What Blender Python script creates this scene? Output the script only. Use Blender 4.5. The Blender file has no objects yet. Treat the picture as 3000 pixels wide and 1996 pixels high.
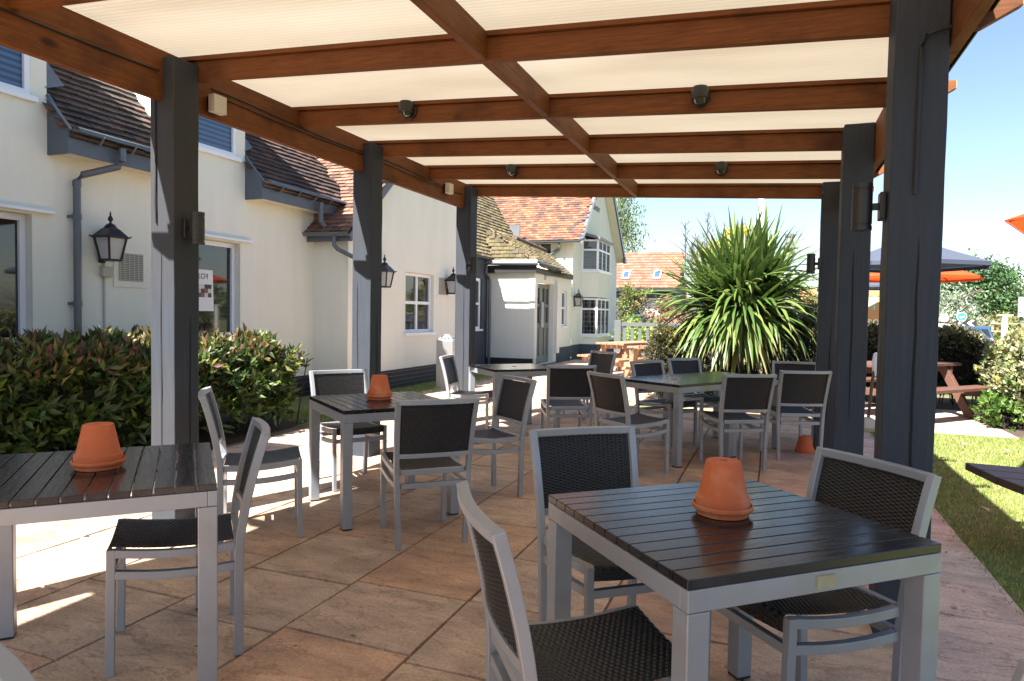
import bpy, bmesh, math, random
import numpy as np
from mathutils import Vector, Matrix, Quaternion
rnd = random.Random(7)
rng = np.random.default_rng(11)
PI = math.pi
sc = bpy.context.scene
C = sc.collection

# ------------------------------------------------------------ camera, world, sun, exposure
cam_d = bpy.data.cameras.new("camera"); cam = bpy.data.objects.new("camera", cam_d); C.objects.link(cam)
sc.camera = cam
def look():
    yaw, pitch, roll = math.radians(20.67), math.radians(2.19), math.radians(0.93)
    f = Vector((-math.sin(yaw) * math.cos(pitch), math.cos(yaw) * math.cos(pitch), -math.sin(pitch)))
    r = Vector((math.cos(yaw), math.sin(yaw), 0)); u = r.cross(f)
    r2 = r * math.cos(roll) + u * math.sin(roll); u2 = -r * math.sin(roll) + u * math.cos(roll)
    m = Matrix((r2, u2, -f)).transposed().to_4x4(); m.translation = (0, 0, 1.344)
    return m
cam.matrix_world = look()
cam_d.sensor_width = 36.0; cam_d.lens = 36.0 * 2015 / 3000
cam_d.clip_start = 0.05; cam_d.clip_end = 1500
SUN = Vector((0.29, 0.77, -1.0)).normalized()
sun_d = bpy.data.lights.new("sun", 'SUN'); sun_d.energy = 5.0; sun_d.angle = math.radians(0.53); sun_d.color = (1, .955, .89)
sun = bpy.data.objects.new("sun", sun_d); C.objects.link(sun)
sun.rotation_euler = SUN.to_track_quat('-Z', 'Y').to_euler()
w = bpy.data.worlds.new("World"); sc.world = w; w.use_nodes = True
nt = w.node_tree; bg = nt.nodes["Background"]
sky = nt.nodes.new("ShaderNodeTexSky"); sky.sky_type = 'NISHITA'; sky.sun_disc = False
sky.sun_elevation = math.asin(-SUN.z); sky.sun_rotation = math.atan2(-SUN.x, -SUN.y)
sky.air_density = 1.0; sky.dust_density = 1.0; sky.ozone_density = 1.2
nt.links.new(sky.outputs[0], bg.inputs[0]); bg.inputs[1].default_value = 0.057
sc.view_settings.view_transform = 'Standard'; sc.view_settings.look = 'None'
sc.view_settings.gamma = 1; sc.view_settings.exposure = 2.12
sc.cycles.max_bounces = 8; sc.cycles.diffuse_bounces = 4; sc.cycles.transparent_max_bounces = 8

# ------------------------------------------------------------ materials
def nodes_of(name):
    m = bpy.data.materials.new(name); m.use_nodes = True
    n = m.node_tree; return m, n, n.nodes, n.links, n.nodes["Principled BSDF"]
def mat(name, col, rough=.6, var=.15, scale=6.0, stretch=(1, 1, 1), bump=.0, bscale=None, metal=0.0, spec=.5, attr=False,
        trans=0.0, dirt_sheen=None, dirt_sheen_scale=1.5, dirt_sheen_amt=.5, coat=0.0, coords='Object', rvar=0.0):
    m, n, N, L, b = nodes_of(name)
    b.inputs["Roughness"].default_value = rough; b.inputs["Metallic"].default_value = metal
    b.inputs["Specular IOR Level"].default_value = spec; b.inputs["Coat Weight"].default_value = coat
    tc = N.new("ShaderNodeTexCoord"); mp = N.new("ShaderNodeMapping"); mp.inputs["Scale"].default_value = stretch
    L.new(tc.outputs[coords], mp.inputs[0])
    nz = N.new("ShaderNodeTexNoise"); nz.inputs["Scale"].default_value = scale; nz.inputs["Detail"].default_value = 6
    nz.inputs["Roughness"].default_value = .65; L.new(mp.outputs[0], nz.inputs["Vector"])
    mr = N.new("ShaderNodeMapRange"); mr.inputs[1].default_value = .25; mr.inputs[2].default_value = .75
    mr.inputs[3].default_value = 1 - var; mr.inputs[4].default_value = 1 + var
    L.new(nz.outputs[0], mr.inputs[0])
    mul = N.new("ShaderNodeMix"); mul.data_type = 'RGBA'; mul.blend_type = 'MULTIPLY'; mul.inputs[0].default_value = 1
    if attr:
        at = N.new("ShaderNodeVertexColor"); at.layer_name = "Col"; L.new(at.outputs[0], mul.inputs[6])
    else: mul.inputs[6].default_value = (*col, 1)
    L.new(mr.outputs[0], mul.inputs[7]); out = mul.outputs[2]
    if dirt_sheen:
        nd = N.new("ShaderNodeTexNoise"); nd.inputs["Scale"].default_value = dirt_sheen_scale; nd.inputs["Detail"].default_value = 8
        L.new(tc.outputs[coords], nd.inputs["Vector"])
        r2 = N.new("ShaderNodeMapRange"); r2.inputs[1].default_value = .5; r2.inputs[2].default_value = .72
        r2.inputs[3].default_value = 0; r2.inputs[4].default_value = dirt_sheen_amt; L.new(nd.outputs[0], r2.inputs[0])
        mx = N.new("ShaderNodeMix"); mx.data_type = 'RGBA'; L.new(r2.outputs[0], mx.inputs[0]); L.new(out, mx.inputs[6])
        mx.inputs[7].default_value = (*dirt_sheen, 1); out = mx.outputs[2]
    L.new(out, b.inputs["Base Color"])
    if rvar:
        m3 = N.new("ShaderNodeMapRange"); m3.inputs[1].default_value = .3; m3.inputs[2].default_value = .7
        m3.inputs[3].default_value = rough - rvar; m3.inputs[4].default_value = rough + rvar
        L.new(nz.outputs[0], m3.inputs[0]); L.new(m3.outputs[0], b.inputs["Roughness"])
    if bump:
        nb = N.new("ShaderNodeTexNoise"); nb.inputs["Scale"].default_value = bscale or scale * 4; nb.inputs["Detail"].default_value = 5
        L.new(mp.outputs[0], nb.inputs["Vector"])
        bp = N.new("ShaderNodeBump"); bp.inputs["Strength"].default_value = bump; bp.inputs["Distance"].default_value = .02
        L.new(nb.outputs[0], bp.inputs["Height"]); L.new(bp.outputs[0], b.inputs["Normal"])
    if trans:
        t = N.new("ShaderNodeBsdfTranslucent"); L.new(out, t.inputs[0]); mxs = N.new("ShaderNodeMixShader")
        mxs.inputs[0].default_value = trans; L.new(b.outputs[0], mxs.inputs[1]); L.new(t.outputs[0], mxs.inputs[2])
        L.new(mxs.outputs[0], N["Material Output"].inputs[0])
    return m
M = {}
M['alu'] = mat('silver_painted_metal', (.315, .335, .37), .40, .07, 3, metal=.3, spec=.4, dirt_sheen=(.22, .205, .19), dirt_sheen_scale=6, dirt_sheen_amt=.4)
M['wicker'] = mat('dark_wicker', (.0085, .008, .0095), .36, .35, 40, rvar=.08)
M['tabletop'] = mat('dark_slat', (.012, .0105, .012), .22, .4, 9, stretch=(1, 14, 14), rvar=.08, dirt_sheen=(.034, .036, .043), dirt_sheen_scale=4, dirt_sheen_amt=.8, spec=.5)  # bluish patches put a sky sheen into the slat colour
M['rubber'] = mat('black_rubber', (.01, .01, .01), .7)
M['terracotta'] = mat('terracotta', (.50, .115, .034), .75, .1, 9, dirt_sheen=(.56, .27, .15), dirt_sheen_scale=9, dirt_sheen_amt=.6, bump=.05, bscale=90)
def timber(name, ax):
    st = [9, 9, 9]; st[ax] = .55; kn = [3.2, 3.2, 3.2]; kn[ax] = 1.5
    m = mat(name, (.165, .056, .0155), .6, .38, 10, stretch=tuple(st), dirt_sheen=(.034, .0115, .005), dirt_sheen_scale=2.4, dirt_sheen_amt=.75, bump=.10, bscale=16, spec=.22)
    n = m.node_tree; N = n.nodes; L = n.links; b = N["Principled BSDF"]; src = b.inputs["Base Color"].links[0].from_socket
    tc = N.new("ShaderNodeTexCoord"); mp = N.new("ShaderNodeMapping"); mp.inputs["Scale"].default_value = kn; L.new(tc.outputs["Object"], mp.inputs[0])
    vo = N.new("ShaderNodeTexVoronoi"); vo.inputs["Scale"].default_value = 1.15; L.new(mp.outputs[0], vo.inputs["Vector"])
    r = N.new("ShaderNodeMapRange"); r.inputs[1].default_value = .04; r.inputs[2].default_value = .11; r.inputs[3].default_value = .9; r.inputs[4].default_value = 0; L.new(vo.outputs["Distance"], r.inputs[0])
    mx = N.new("ShaderNodeMix"); mx.data_type = 'RGBA'; L.new(r.outputs[0], mx.inputs[0]); L.new(src, mx.inputs[6]); mx.inputs[7].default_value = (.03, .009, .004, 1); L.new(mx.outputs[2], b.inputs["Base Color"])
    return m
M['wood_x'] = timber('stained_timber_cross', 0)
M['wood_y'] = timber('stained_timber_long', 1)
M['wood_end'] = mat('pale_timber_end', (.36, .2, .105), .7, .3, 7, stretch=(1, 6, 6))  # paler than the stained timber
M['post'] = mat('grey_painted_post', (.040, .047, .060), .62, .16, 8, stretch=(9, 9, .35), dirt_sheen=(.062, .052, .042), dirt_sheen_scale=1.1, dirt_sheen_amt=.4, bump=.07, bscale=22, spec=.16)
M['sealed'] = mat('post_crack', (.006, .006, .006), .9)
M['spot'] = mat('dark_bronze_plastic', (.018, .016, .014), .45, .1)
M['cable'] = mat('black_cable', (.012, .011, .011), .5)
M['white_plastic'] = mat('white_plastic', (.62, .58, .5), .45, .08)
M['render'] = mat('cream_render', (.755, .755, .665), .9, .05, 1.6, stretch=(2.5, 2.5, .3), bump=.12, bscale=70, dirt_sheen=(.69, .685, .595), spec=.2, dirt_sheen_scale=.7, dirt_sheen_amt=.5)
M['dark_render'] = mat('slate_painted_render', (.055, .065, .08), .8, .1, 3)
M['plinth'] = mat('black_painted_brick', (.018, .018, .022), .7, .3, 5)
M['fascia'] = mat('slate_fascia', (.085, .105, .135), .5, .08, 3)
M['soffit'] = mat('cream_soffit', (.66, .63, .5), .8, .05)
M['gutter'] = mat('grey_gutter', (.10, .115, .135), .3, .1, 4)
M['upvc'] = mat('white_window_frame', (.78, .80, .84), .3, .03)
M['door'] = mat('grey_door_paint', (.16, .17, .16), .4, .08)
M['lead'] = mat('lead_flashing', (.12, .13, .145), .45, .3, 5)
M['lead_light'] = mat('pale_lead_roof', (.42, .42, .43), .4, .15, 5)
M['tile'] = mat('clay_tile', (1, 1, 1), .85, .3, 14, attr=True, bump=.2, bscale=30, dirt_sheen=(.035, .03, .025), dirt_sheen_scale=2.5, dirt_sheen_amt=.45)
M['tile_clean'] = mat('bright_clay_tile', (1, 1, 1), .85, .25, 10, attr=True)
M['mossy'] = mat('mossy_cheek', (.085, .068, .04), .9, .3, 6)
M['underlay'] = mat('roof_underlay', (.05, .04, .035), .9)
M['lamp_black'] = mat('black_cast_iron', (.008, .008, .010), .28, .1)
M['grille'] = mat('cream_vent', (.42, .40, .34), .6, .05)
M['steel'] = mat('brushed_steel', (.52, .53, .55), .32, .12, 4, stretch=(12, 12, .6), metal=.75)
M['picnic'] = mat('picnic_timber', (.30, .165, .10), .7, .3, 6, stretch=(6, 1, 6))
M['picnic_dark'] = mat('brown_picnic_timber', (.115, .055, .038), .6, .3, 6, stretch=(2, 6, 6))
M['bench_dark'] = mat('dark_bench_timber', (.05, .033, .03), .5, .3, 6, stretch=(1, 8, 8))
M['leaf'] = mat('leaf', (1, 1, 1), .42, .2, 8, attr=True, trans=.28)
M['leaf_far'] = mat('far_leaf', (1, 1, 1), .65, .2, 1, attr=True, trans=.3)
M['sword'] = mat('sword_leaf', (1, 1, 1), .38, .12, 5, attr=True, trans=.22)
M['bark'] = mat('bark', (.10, .075, .055), .9, .4, 9, stretch=(4, 4, .7), bump=.5, bscale=12)
M['twig'] = mat('hedge_twig', (.012, .011, .007), .95, .3, 9)
M['slab'] = mat('riven_sandstone', (1, 1, 1), .66, .34, 3.2, stretch=(1, 2.4, 1), attr=True, bump=.55, bscale=7, dirt_sheen=(.20, .135, .095), dirt_sheen_scale=2.1, dirt_sheen_amt=.6, rvar=.16, spec=.35)
def rive(m):
    n = m.node_tree; N = n.nodes; L = n.links; b = N["Principled BSDF"]; src = b.inputs["Base Color"].links[0].from_socket
    tc = N.new("ShaderNodeTexCoord"); mp = N.new("ShaderNodeMapping"); mp.inputs["Scale"].default_value = (1.3, 3.4, 1); mp.inputs["Rotation"].default_value = (0, 0, .22); L.new(tc.outputs["Object"], mp.inputs[0])
    nz = N.new("ShaderNodeTexNoise"); nz.inputs["Scale"].default_value = 1.9; nz.inputs["Detail"].default_value = 7; nz.inputs["Roughness"].default_value = .6; nz.inputs["Distortion"].default_value = .4; L.new(mp.outputs[0], nz.inputs[0])
    d = N.new("ShaderNodeMath"); d.operation = 'SUBTRACT'; d.inputs[1].default_value = .5; L.new(nz.outputs[0], d.inputs[0])
    a = N.new("ShaderNodeMath"); a.operation = 'ABSOLUTE'; L.new(d.outputs[0], a.inputs[0])
    r = N.new("ShaderNodeMapRange"); r.inputs[1].default_value = 0; r.inputs[2].default_value = .015; r.inputs[3].default_value = .5; r.inputs[4].default_value = 0; L.new(a.outputs[0], r.inputs[0])
    mx = N.new("ShaderNodeMix"); mx.data_type = 'RGBA'; L.new(r.outputs[0], mx.inputs[0]); L.new(src, mx.inputs[6]); mx.inputs[7].default_value = (.13, .07, .04, 1)
    g = N.new("ShaderNodeTexNoise"); g.inputs["Scale"].default_value = 75; g.inputs["Detail"].default_value = 3; L.new(tc.outputs["Object"], g.inputs[0])
    gr = N.new("ShaderNodeMapRange"); gr.inputs[1].default_value = .3; gr.inputs[2].default_value = .7; gr.inputs[3].default_value = .82; gr.inputs[4].default_value = 1.16; L.new(g.outputs[0], gr.inputs[0])
    mu = N.new("ShaderNodeMix"); mu.data_type = 'RGBA'; mu.blend_type = 'MULTIPLY'; mu.inputs[0].default_value = 1; L.new(mx.outputs[2], mu.inputs[6]); L.new(gr.outputs[0], mu.inputs[7])
    sp = N.new("ShaderNodeTexVoronoi"); sp.inputs["Scale"].default_value = 7; L.new(tc.outputs["Object"], sp.inputs["Vector"])
    sr = N.new("ShaderNodeMapRange"); sr.inputs[1].default_value = .03; sr.inputs[2].default_value = .07; sr.inputs[3].default_value = .75; sr.inputs[4].default_value = 0; L.new(sp.outputs["Distance"], sr.inputs[0])
    m2 = N.new("ShaderNodeMix"); m2.data_type = 'RGBA'; L.new(sr.outputs[0], m2.inputs[0]); L.new(mu.outputs[2], m2.inputs[6]); m2.inputs[7].default_value = (.07, .045, .03, 1)
    L.new(m2.outputs[2], b.inputs["Base Color"])
rive(M['slab'])
M['mortar'] = mat('mortar', (.17, .13, .095), .95, .3, 30)
M['soil'] = mat('soil', (.06, .042, .03), .95, .4, 20, bump=.5, bscale=40)
M['turf'] = mat('turf', (.14, .165, .045), .95, .45, 12, dirt_sheen=(.17, .14, .06), dirt_sheen_scale=5, dirt_sheen_amt=.6)
M['blade'] = mat('grass_blade', (1, 1, 1), .55, .1, 3, attr=True, trans=.3)
M['field'] = mat('rough_grass', (.12, .13, .045), .95, .4, .4, dirt_sheen=(.2, .17, .08), dirt_sheen_scale=.15, dirt_sheen_amt=.6)
M['asphalt'] = mat('asphalt', (.06, .058, .058), .85, .25, 20)
M['concrete'] = mat('pale_concrete', (.45, .39, .30), .85, .2, 4, dirt_sheen=(.3, .24, .17), dirt_sheen_scale=2, dirt_sheen_amt=.5)
M['orange'] = mat('orange_canvas', (.60, .085, .015), .8, .06, trans=.35)
M['grey_canvas'] = mat('grey_canvas', (.062, .074, .11), .8, .06, trans=.12)
M['weatherboard'] = mat('black_weatherboard', (.045, .045, .05), .7, .2, 3)
M['fence_pale'] = mat('weathered_rail', (.27, .23, .17), .9, .2, 4)
M['fence_grey'] = mat('grey_fence_paint', (.085, .095, .095), .7, .12, 6)
M['car_blue'] = mat('blue_car_paint', (.03, .07, .13), .25, .03, coat=.6)
M['car_white'] = mat('pale_car_paint', (.6, .62, .64), .25, .03, coat=.6)
M['car_dark'] = mat('dark_car_paint', (.03, .04, .06), .25, .03, coat=.6)
M['sign_white'] = mat('white_sign', (.75, .75, .75), .5, .04)
M['sign_black'] = mat('black_sign', (.02, .02, .02), .5, .04)
M['sign_blue'] = mat('blue_sign', (.03, .22, .52), .4, .04)
M['red_light'] = mat('red_lens', (.4, .02, .02), .3)
M['sign_orange'] = mat('orange_board', (.60, .27, .12), .6, .06)
M['brown_leaf'] = mat('dry_leaf', (.42, .34, .22), .8, .3, 20)
M['brass'] = mat('brass_plate', (.34, .31, .22), .45, .2, 30, metal=.3)
M['lettering'] = mat('grey_letter', (.28, .28, .29), .5)
M['emblem'] = mat('orange_emblem', (.7, .2, .07), .5)
M['curtain'] = mat('dark_curtain', (.05, .02, .02), .9, .3, 4)
def glass_mat(name, col, rough=.03, spec=.8, blinds=0):
    m, n, N, L, b = nodes_of(name)
    b.inputs["Roughness"].default_value = rough; b.inputs["Specular IOR Level"].default_value = spec; b.inputs["IOR"].default_value = 1.55
    b.inputs["Base Color"].default_value = (*col, 1)
    if blinds:
        tc = N.new("ShaderNodeTexCoord"); wv = N.new("ShaderNodeTexWave"); wv.wave_type = 'BANDS'; wv.bands_direction = 'Z'
        wv.inputs["Scale"].default_value = blinds; wv.inputs["Distortion"].default_value = .0
        L.new(tc.outputs['Object'], wv.inputs[0]); r = N.new("ShaderNodeMix"); r.data_type = 'RGBA'
        L.new(wv.outputs[1], r.inputs[0]); r.inputs[6].default_value = (*[c * .5 for c in col], 1); r.inputs[7].default_value = (*[c * 1.6 for c in col], 1)
        L.new(r.outputs[2], b.inputs["Base Color"])
    return m
M['glass'] = glass_mat('window_glass', (.012, .014, .016), blinds=6)
M['glass_blind'] = glass_mat('blind_glass', (.045, .085, .16), spec=.5, blinds=5)
M['glass_pale'] = glass_mat('leaded_glass', (.06, .07, .08), spec=.6)
M['frost'] = mat('frosted_glass', (.62, .62, .62), .35, .1, 5, trans=.3)
M['lens'] = glass_mat('lamp_lens', (.04, .045, .03), .08)
M['skylight'] = glass_mat('skylight_glass', (.05, .09, .16), spec=1.0)
def roof_mat():
    m, n, N, L, b = nodes_of('polycarbonate')
    tc = N.new("ShaderNodeTexCoord"); wv = N.new("ShaderNodeTexWave"); wv.wave_type = 'BANDS'; wv.bands_direction = 'Y'
    wv.inputs["Scale"].default_value = 9; wv.inputs["Distortion"].default_value = .6; wv.inputs["Detail"].default_value = 1
    L.new(tc.outputs['Object'], wv.inputs[0])
    mp = N.new("ShaderNodeMapping"); mp.inputs["Scale"].default_value = (.5, 2.2, 1); L.new(tc.outputs['Object'], mp.inputs[0])
    nz = N.new("ShaderNodeTexNoise"); nz.inputs["Scale"].default_value = 1.1; nz.inputs["Detail"].default_value = 4; L.new(mp.outputs[0], nz.inputs[0])
    a = N.new("ShaderNodeMix"); a.data_type = 'RGBA'; L.new(nz.outputs[0], a.inputs[0])
    a.inputs[6].default_value = (.165, .13, .085, 1); a.inputs[7].default_value = (.355, .308, .24, 1)
    mr = N.new("ShaderNodeMapRange"); mr.inputs[3].default_value = .86; mr.inputs[4].default_value = 1.06; L.new(wv.outputs[1], mr.inputs[0])
    mu = N.new("ShaderNodeMix"); mu.data_type = 'RGBA'; mu.blend_type = 'MULTIPLY'; mu.inputs[0].default_value = 1
    L.new(a.outputs[2], mu.inputs[6]); L.new(mr.outputs[0], mu.inputs[7])
    t = N.new("ShaderNodeBsdfTranslucent"); L.new(mu.outputs[2], t.inputs[0])
    b.inputs["Base Color"].default_value = (.45, .40, .33, 1); b.inputs["Roughness"].default_value = .45; b.inputs["Specular IOR Level"].default_value = .2
    mx = N.new("ShaderNodeMixShader"); mx.inputs[0].default_value = .55
    L.new(b.outputs[0], mx.inputs[1]); L.new(t.outputs[0], mx.inputs[2]); L.new(mx.outputs[0], N["Material Output"].inputs[0])
    return m
M['poly'] = roof_mat()

# ------------------------------------------------------------ mesh helpers
def tag(o, label=None, cat=None, group=None, kind=None):
    if label: o['label'] = label
    if cat: o['category'] = cat
    if group: o['group'] = group
    if kind: o['kind'] = kind
    return o
def thing(name, label, cat, loc=(0, 0, 0), rz=0, group=None):
    o = bpy.data.objects.new(name, None); C.objects.link(o); o.location = loc; o.rotation_euler = (0, 0, rz)
    o.empty_display_size = .1
    return tag(o, label, cat, group)
def copy_tree(o, parent=None):
    c = o.copy(); C.objects.link(c)
    if parent: c.parent = parent
    for ch in list(o.children): copy_tree(ch, c)
    return c
class MB:
    def __init__(s): s.v = []; s.f = []; s.c = []
    def add(s, vs, fs, col=None):
        o = len(s.v); s.v += [tuple(x) for x in vs]
        for f in fs: s.f.append([i + o for i in f]); s.c.append(col)
        return s
    def poly(s, *p, col=None): return s.add(p, [list(range(len(p)))], col)
    def box(s, x0, x1, y0, y1, z0, z1, T=None, col=None):
        vs = [Vector((x, y, z)) for z in (z0, z1) for y in (y0, y1) for x in (x0, x1)]
        if T: vs = [T @ q for q in vs]
        return s.add(vs, [(0, 2, 3, 1), (4, 5, 7, 6), (0, 1, 5, 4), (1, 3, 7, 5), (3, 2, 6, 7), (2, 0, 4, 6)], col)
    def prism(s, pts, ext, col=None):
        n = len(pts); a = [Vector(p) for p in pts]; b = [p + Vector(ext) for p in a]
        return s.add(a + b, [list(range(n))[::-1], list(range(n, 2 * n))] + [(i, (i + 1) % n, n + (i + 1) % n, n + i) for i in range(n)], col)
    def sweep(s, path, sec, side=None, cap=True, closed=False, col=None):
        # sec: (a,b) offsets along side axis and the axis normal to path and side
        P = [Vector(p) for p in path]; n = len(P); k = len(sec); vs = []
        for i, p in enumerate(P):
            t = (P[min(i + 1, n - 1)] - P[max(i - 1, 0)]).normalized()
            sd = Vector(side) if side else (Vector((0, 0, 1)) if abs(t.z) < .9 else Vector((1, 0, 0))).cross(t)
            sd = (sd - t * sd.dot(t)).normalized(); nn = t.cross(sd)
            vs += [p + sd * a + nn * b for a, b in sec]
        fs = [(i * k + j, i * k + (j + 1) % k, (i + 1) * k + (j + 1) % k, (i + 1) * k + j) for i in range(n - 1) for j in range(k)]
        if cap: fs += [tuple(range(k))[::-1], tuple((n - 1) * k + j for j in range(k))]
        return s.add(vs, fs, col)
    def bar(s, p, q, wd, ht, side=None, col=None):
        return s.sweep([p, q], [(-wd / 2, -ht / 2), (wd / 2, -ht / 2), (wd / 2, ht / 2), (-wd / 2, ht / 2)], side, col=col)
    def rails(s, path, wd, ht, side=None):
        return s.sweep(path, [(-wd / 2, -ht / 2), (wd / 2, -ht / 2), (wd / 2, ht / 2), (-wd / 2, ht / 2)], side)
    def tube(s, path, r, n=10, col=None):
        return s.sweep(path, [(r * math.cos(2 * PI * j / n), r * math.sin(2 * PI * j / n)) for j in range(n)], col=col)
    def lathe(s, prof, c=(0, 0, 0), n=24, ph=0, col=None):
        vs = []; k = len(prof)
        for r, z in prof: vs += [(c[0] + r * math.cos(2 * PI * j / n + ph), c[1] + r * math.sin(2 * PI * j / n + ph), c[2] + z) for j in range(n)]
        fs = [(i * n + j, i * n + (j + 1) % n, (i + 1) * n + (j + 1) % n, (i + 1) * n + j) for i in range(k - 1) for j in range(n)]
        fs += [tuple(range(n))[::-1], tuple((k - 1) * n + j for j in range(n))]
        return s.add(vs, fs, col)
    def build(s, name, m, parent=None, smooth=False, bevel=0, loc=None):
        me = bpy.data.meshes.new(name); me.from_pydata(s.v, [], s.f); me.materials.append(m)
        if any(c is not None for c in s.c):
            at = me.color_attributes.new("Col", 'FLOAT_COLOR', 'CORNER'); arr = []
            for f, c in zip(s.f, s.c): arr += [*(c or (1, 1, 1)), 1.0] * len(f)
            at.data.foreach_set("color", arr)
        if smooth:
            me.polygons.foreach_set("use_smooth", [True] * len(me.polygons)); me.set_sharp_from_angle(angle=math.radians(40))
        me.update()
        o = bpy.data.objects.new(name, me); C.objects.link(o)
        if parent: o.parent = parent
        if loc: o.location = loc
        if bevel:
            md = o.modifiers.new("bevel", 'BEVEL'); md.width = bevel; md.segments = 2; md.limit_method = 'ANGLE'; md.angle_limit = math.radians(50)
        return o
def np_mesh(name, V, F, col, m, parent=None):
    me = bpy.data.meshes.new(name); nv, nf, k = len(V), len(F), F.shape[1]
    me.vertices.add(nv); me.vertices.foreach_set("co", V.astype(np.float32).ravel())
    me.loops.add(nf * k); me.loops.foreach_set("vertex_index", F.astype(np.int32).ravel())
    me.polygons.add(nf); me.polygons.foreach_set("loop_start", np.arange(0, nf * k, k, dtype=np.int32))
    me.materials.append(m)
    if col is not None:
        at = me.color_attributes.new("Col", 'FLOAT_COLOR', 'POINT')
        at.data.foreach_set("color", np.concatenate([col, np.ones((nv, 1))], 1).astype(np.float32).ravel())
    me.update(); me.validate()
    o = bpy.data.objects.new(name, me); C.objects.link(o)
    if parent: o.parent = parent
    return o
def unit(a): return a / np.maximum(np.linalg.norm(a, axis=1, keepdims=True), 1e-9)
def leaves(name, P, D, L, Wd, col, m, parent=None, fold=.25, up=None):
    """five-point folded leaves: P bases, D directions"""
    n = len(P); D = unit(D); ref = rng.normal(size=(n, 3)) if up is None else up + rng.normal(size=(n, 3)) * .35
    S = unit(np.cross(D, ref)); U = np.cross(S, D); L = np.broadcast_to(L, (n,))[:, None]; Wd = np.broadcast_to(Wd, (n,))[:, None]
    mid = P + D * L * .48
    V = np.stack([P, mid - S * Wd / 2 + U * Wd * fold, mid + S * Wd / 2 + U * Wd * fold, mid, P + D * L - U * L * .08], 1).reshape(-1, 3)
    F = (np.arange(n)[:, None, None] * 5 + np.array([(0, 3, 1), (0, 2, 3), (1, 3, 4), (3, 2, 4)])[None]).reshape(-1, 3)
    return np_mesh(name, V, F, np.repeat(col, 5, 0), m, parent)
def jit(base, n, v=.25, hue=.08):
    b = np.array(base)[None] * (1 + rng.uniform(-v, v, (n, 1))) * (1 + rng.normal(size=(n, 3)) * hue)
    return np.clip(b, .003, 1)
def wp(mb, name, m, parent, **k):
    """part whose vertices are written in world coordinates"""
    o = mb.build(name, m, parent, **k) if isinstance(mb, MB) else mb
    p = parent; off = Vector()
    while p: off += p.location; p = p.parent
    if parent and parent.parent is None and parent.type == 'EMPTY': o.matrix_parent_inverse = Matrix.Translation(-parent.location)
    return o

# ------------------------------------------------------------ setting: ground, lawn, paving
def terrain(x, y):
    def ss(a, b, t): t = min(1, max(0, (t - a) / (b - a))); return t * t * (3 - 2 * t)
    return -.03 - .3 * ss(13.5, 19, y) * ss(1.5, 4, x)
gx = [-400, -150, -60, -30, -15, -8, -3, 0] + [1 + .5 * i for i in range(10)] + [8, 15, 30, 60, 150, 400]
gy = [-300, -60, -10, 0, 8] + [12 + .75 * i for i in range(14)] + [26, 35, 60, 120, 300, 900]
mb = MB(); n = len(gx)
mb.add([(x, y, terrain(x, y)) for y in gy for x in gx], [(j * n + i, j * n + i + 1, (j + 1) * n + i + 1, (j + 1) * n + i) for j in range(len(gy) - 1) for i in range(n - 1)])
tag(mb.build('ground', M['field']), kind='structure')
mb = MB(); mb.poly((1.13, 1.9, -.012), (9, 1.9, -.012), (9, 13.4, -.012), (1.13, 13.4, -.012))
mb.poly((-6.3, 8.9, -.012), (-5.3, 8.9, -.012), (-5.38, 14.2, -.012), (-6.3, 14.2, -.012))
mb.poly((-5.9, 6.6, -.011), (-5.02, 6.6, -.011), (-5.3, 8.9, -.011), (-6.9, 8.9, -.011), (-6.9, 6.6, -.011))
tag(mb.build('lawn', M['turf']), kind='structure')
mb = MB(); mb.poly((-6.9, -3, -.006), (-4.95, -3, -.006), (-5.02, 5, -.006), (-5.25, 7.0, -.006), (-6.9, 7.4, -.006))
mb.poly((-2.2, 10.6, -.005), (1.0, 10.3, -.005), (1.0, 14, -.005), (-1.6, 16, -.005))
mb.poly((2.72, 9.2, -.005), (6, 9.2, -.005), (6, 14, -.005), (-.5, 14, -.005), (.9, 12.0, -.005), (2.7, 12.0, -.005))
tag(mb.build('planting_bed', M['soil']), kind='structure')
# riven sandstone slabs in straight columns with staggered cross joints
mb = MB(); pal = [(.50, .315, .195), (.475, .29, .18), (.50, .345, .23), (.47, .335, .235), (.485, .30, .195), (.48, .345, .25), (.52, .335, .205)]
cw = .612; col0 = -1.29
def paved(x, y):
    if y > 20.2 or y < -4: return False
    if x > 1.14: return False
    if y > 10.3 and x > -2.0 + .25 * (y - 10.3) * (y > 13): return False
    lim = -5.02 - (.0 if y < 5 else min(.28, (y - 5) * .09))
    if y > 14.2: lim = -7.0
    if y > 16.8: lim = -5.75
    return x > lim
def slab_rect(x0, x1, y0, y1, z=0.0):
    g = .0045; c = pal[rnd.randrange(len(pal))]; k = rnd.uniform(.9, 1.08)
    sky_tint = min(1, max(0, (x1 - 0.2) / 1.0)); pale = min(1, max(0, (-2.6 - x0) / 2.0)) * .6
    tgt = (.60, .47, .385); f = max(sky_tint * .85, pale * .8)  # right-hand slabs pinker and paler, open-sky brightness put into their colour
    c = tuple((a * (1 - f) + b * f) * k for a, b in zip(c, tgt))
    dz = [z + rnd.uniform(-.003, .003) for _ in range(4)]; j = lambda: rnd.uniform(-.003, .003)
    a = [(x0 + g + j(), y0 + g + j(), dz[0]), (x1 - g + j(), y0 + g + j(), dz[1]), (x1 - g + j(), y1 - g + j(), dz[2]), (x0 + g + j(), y1 - g + j(), dz[3])]
    b = [(p[0] + (.0035 if i in (0, 3) else -.0035), p[1] + (.0035 if i < 2 else -.0035), p[2]) for i, p in enumerate(a)]
    a = [(p[0], p[1], p[2] - .02) for p in a]
    mb.add(a + b, [(4, 5, 6, 7), (0, 1, 5, 4), (1, 2, 6, 5), (2, 3, 7, 6), (3, 0, 4, 7)], c)
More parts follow.
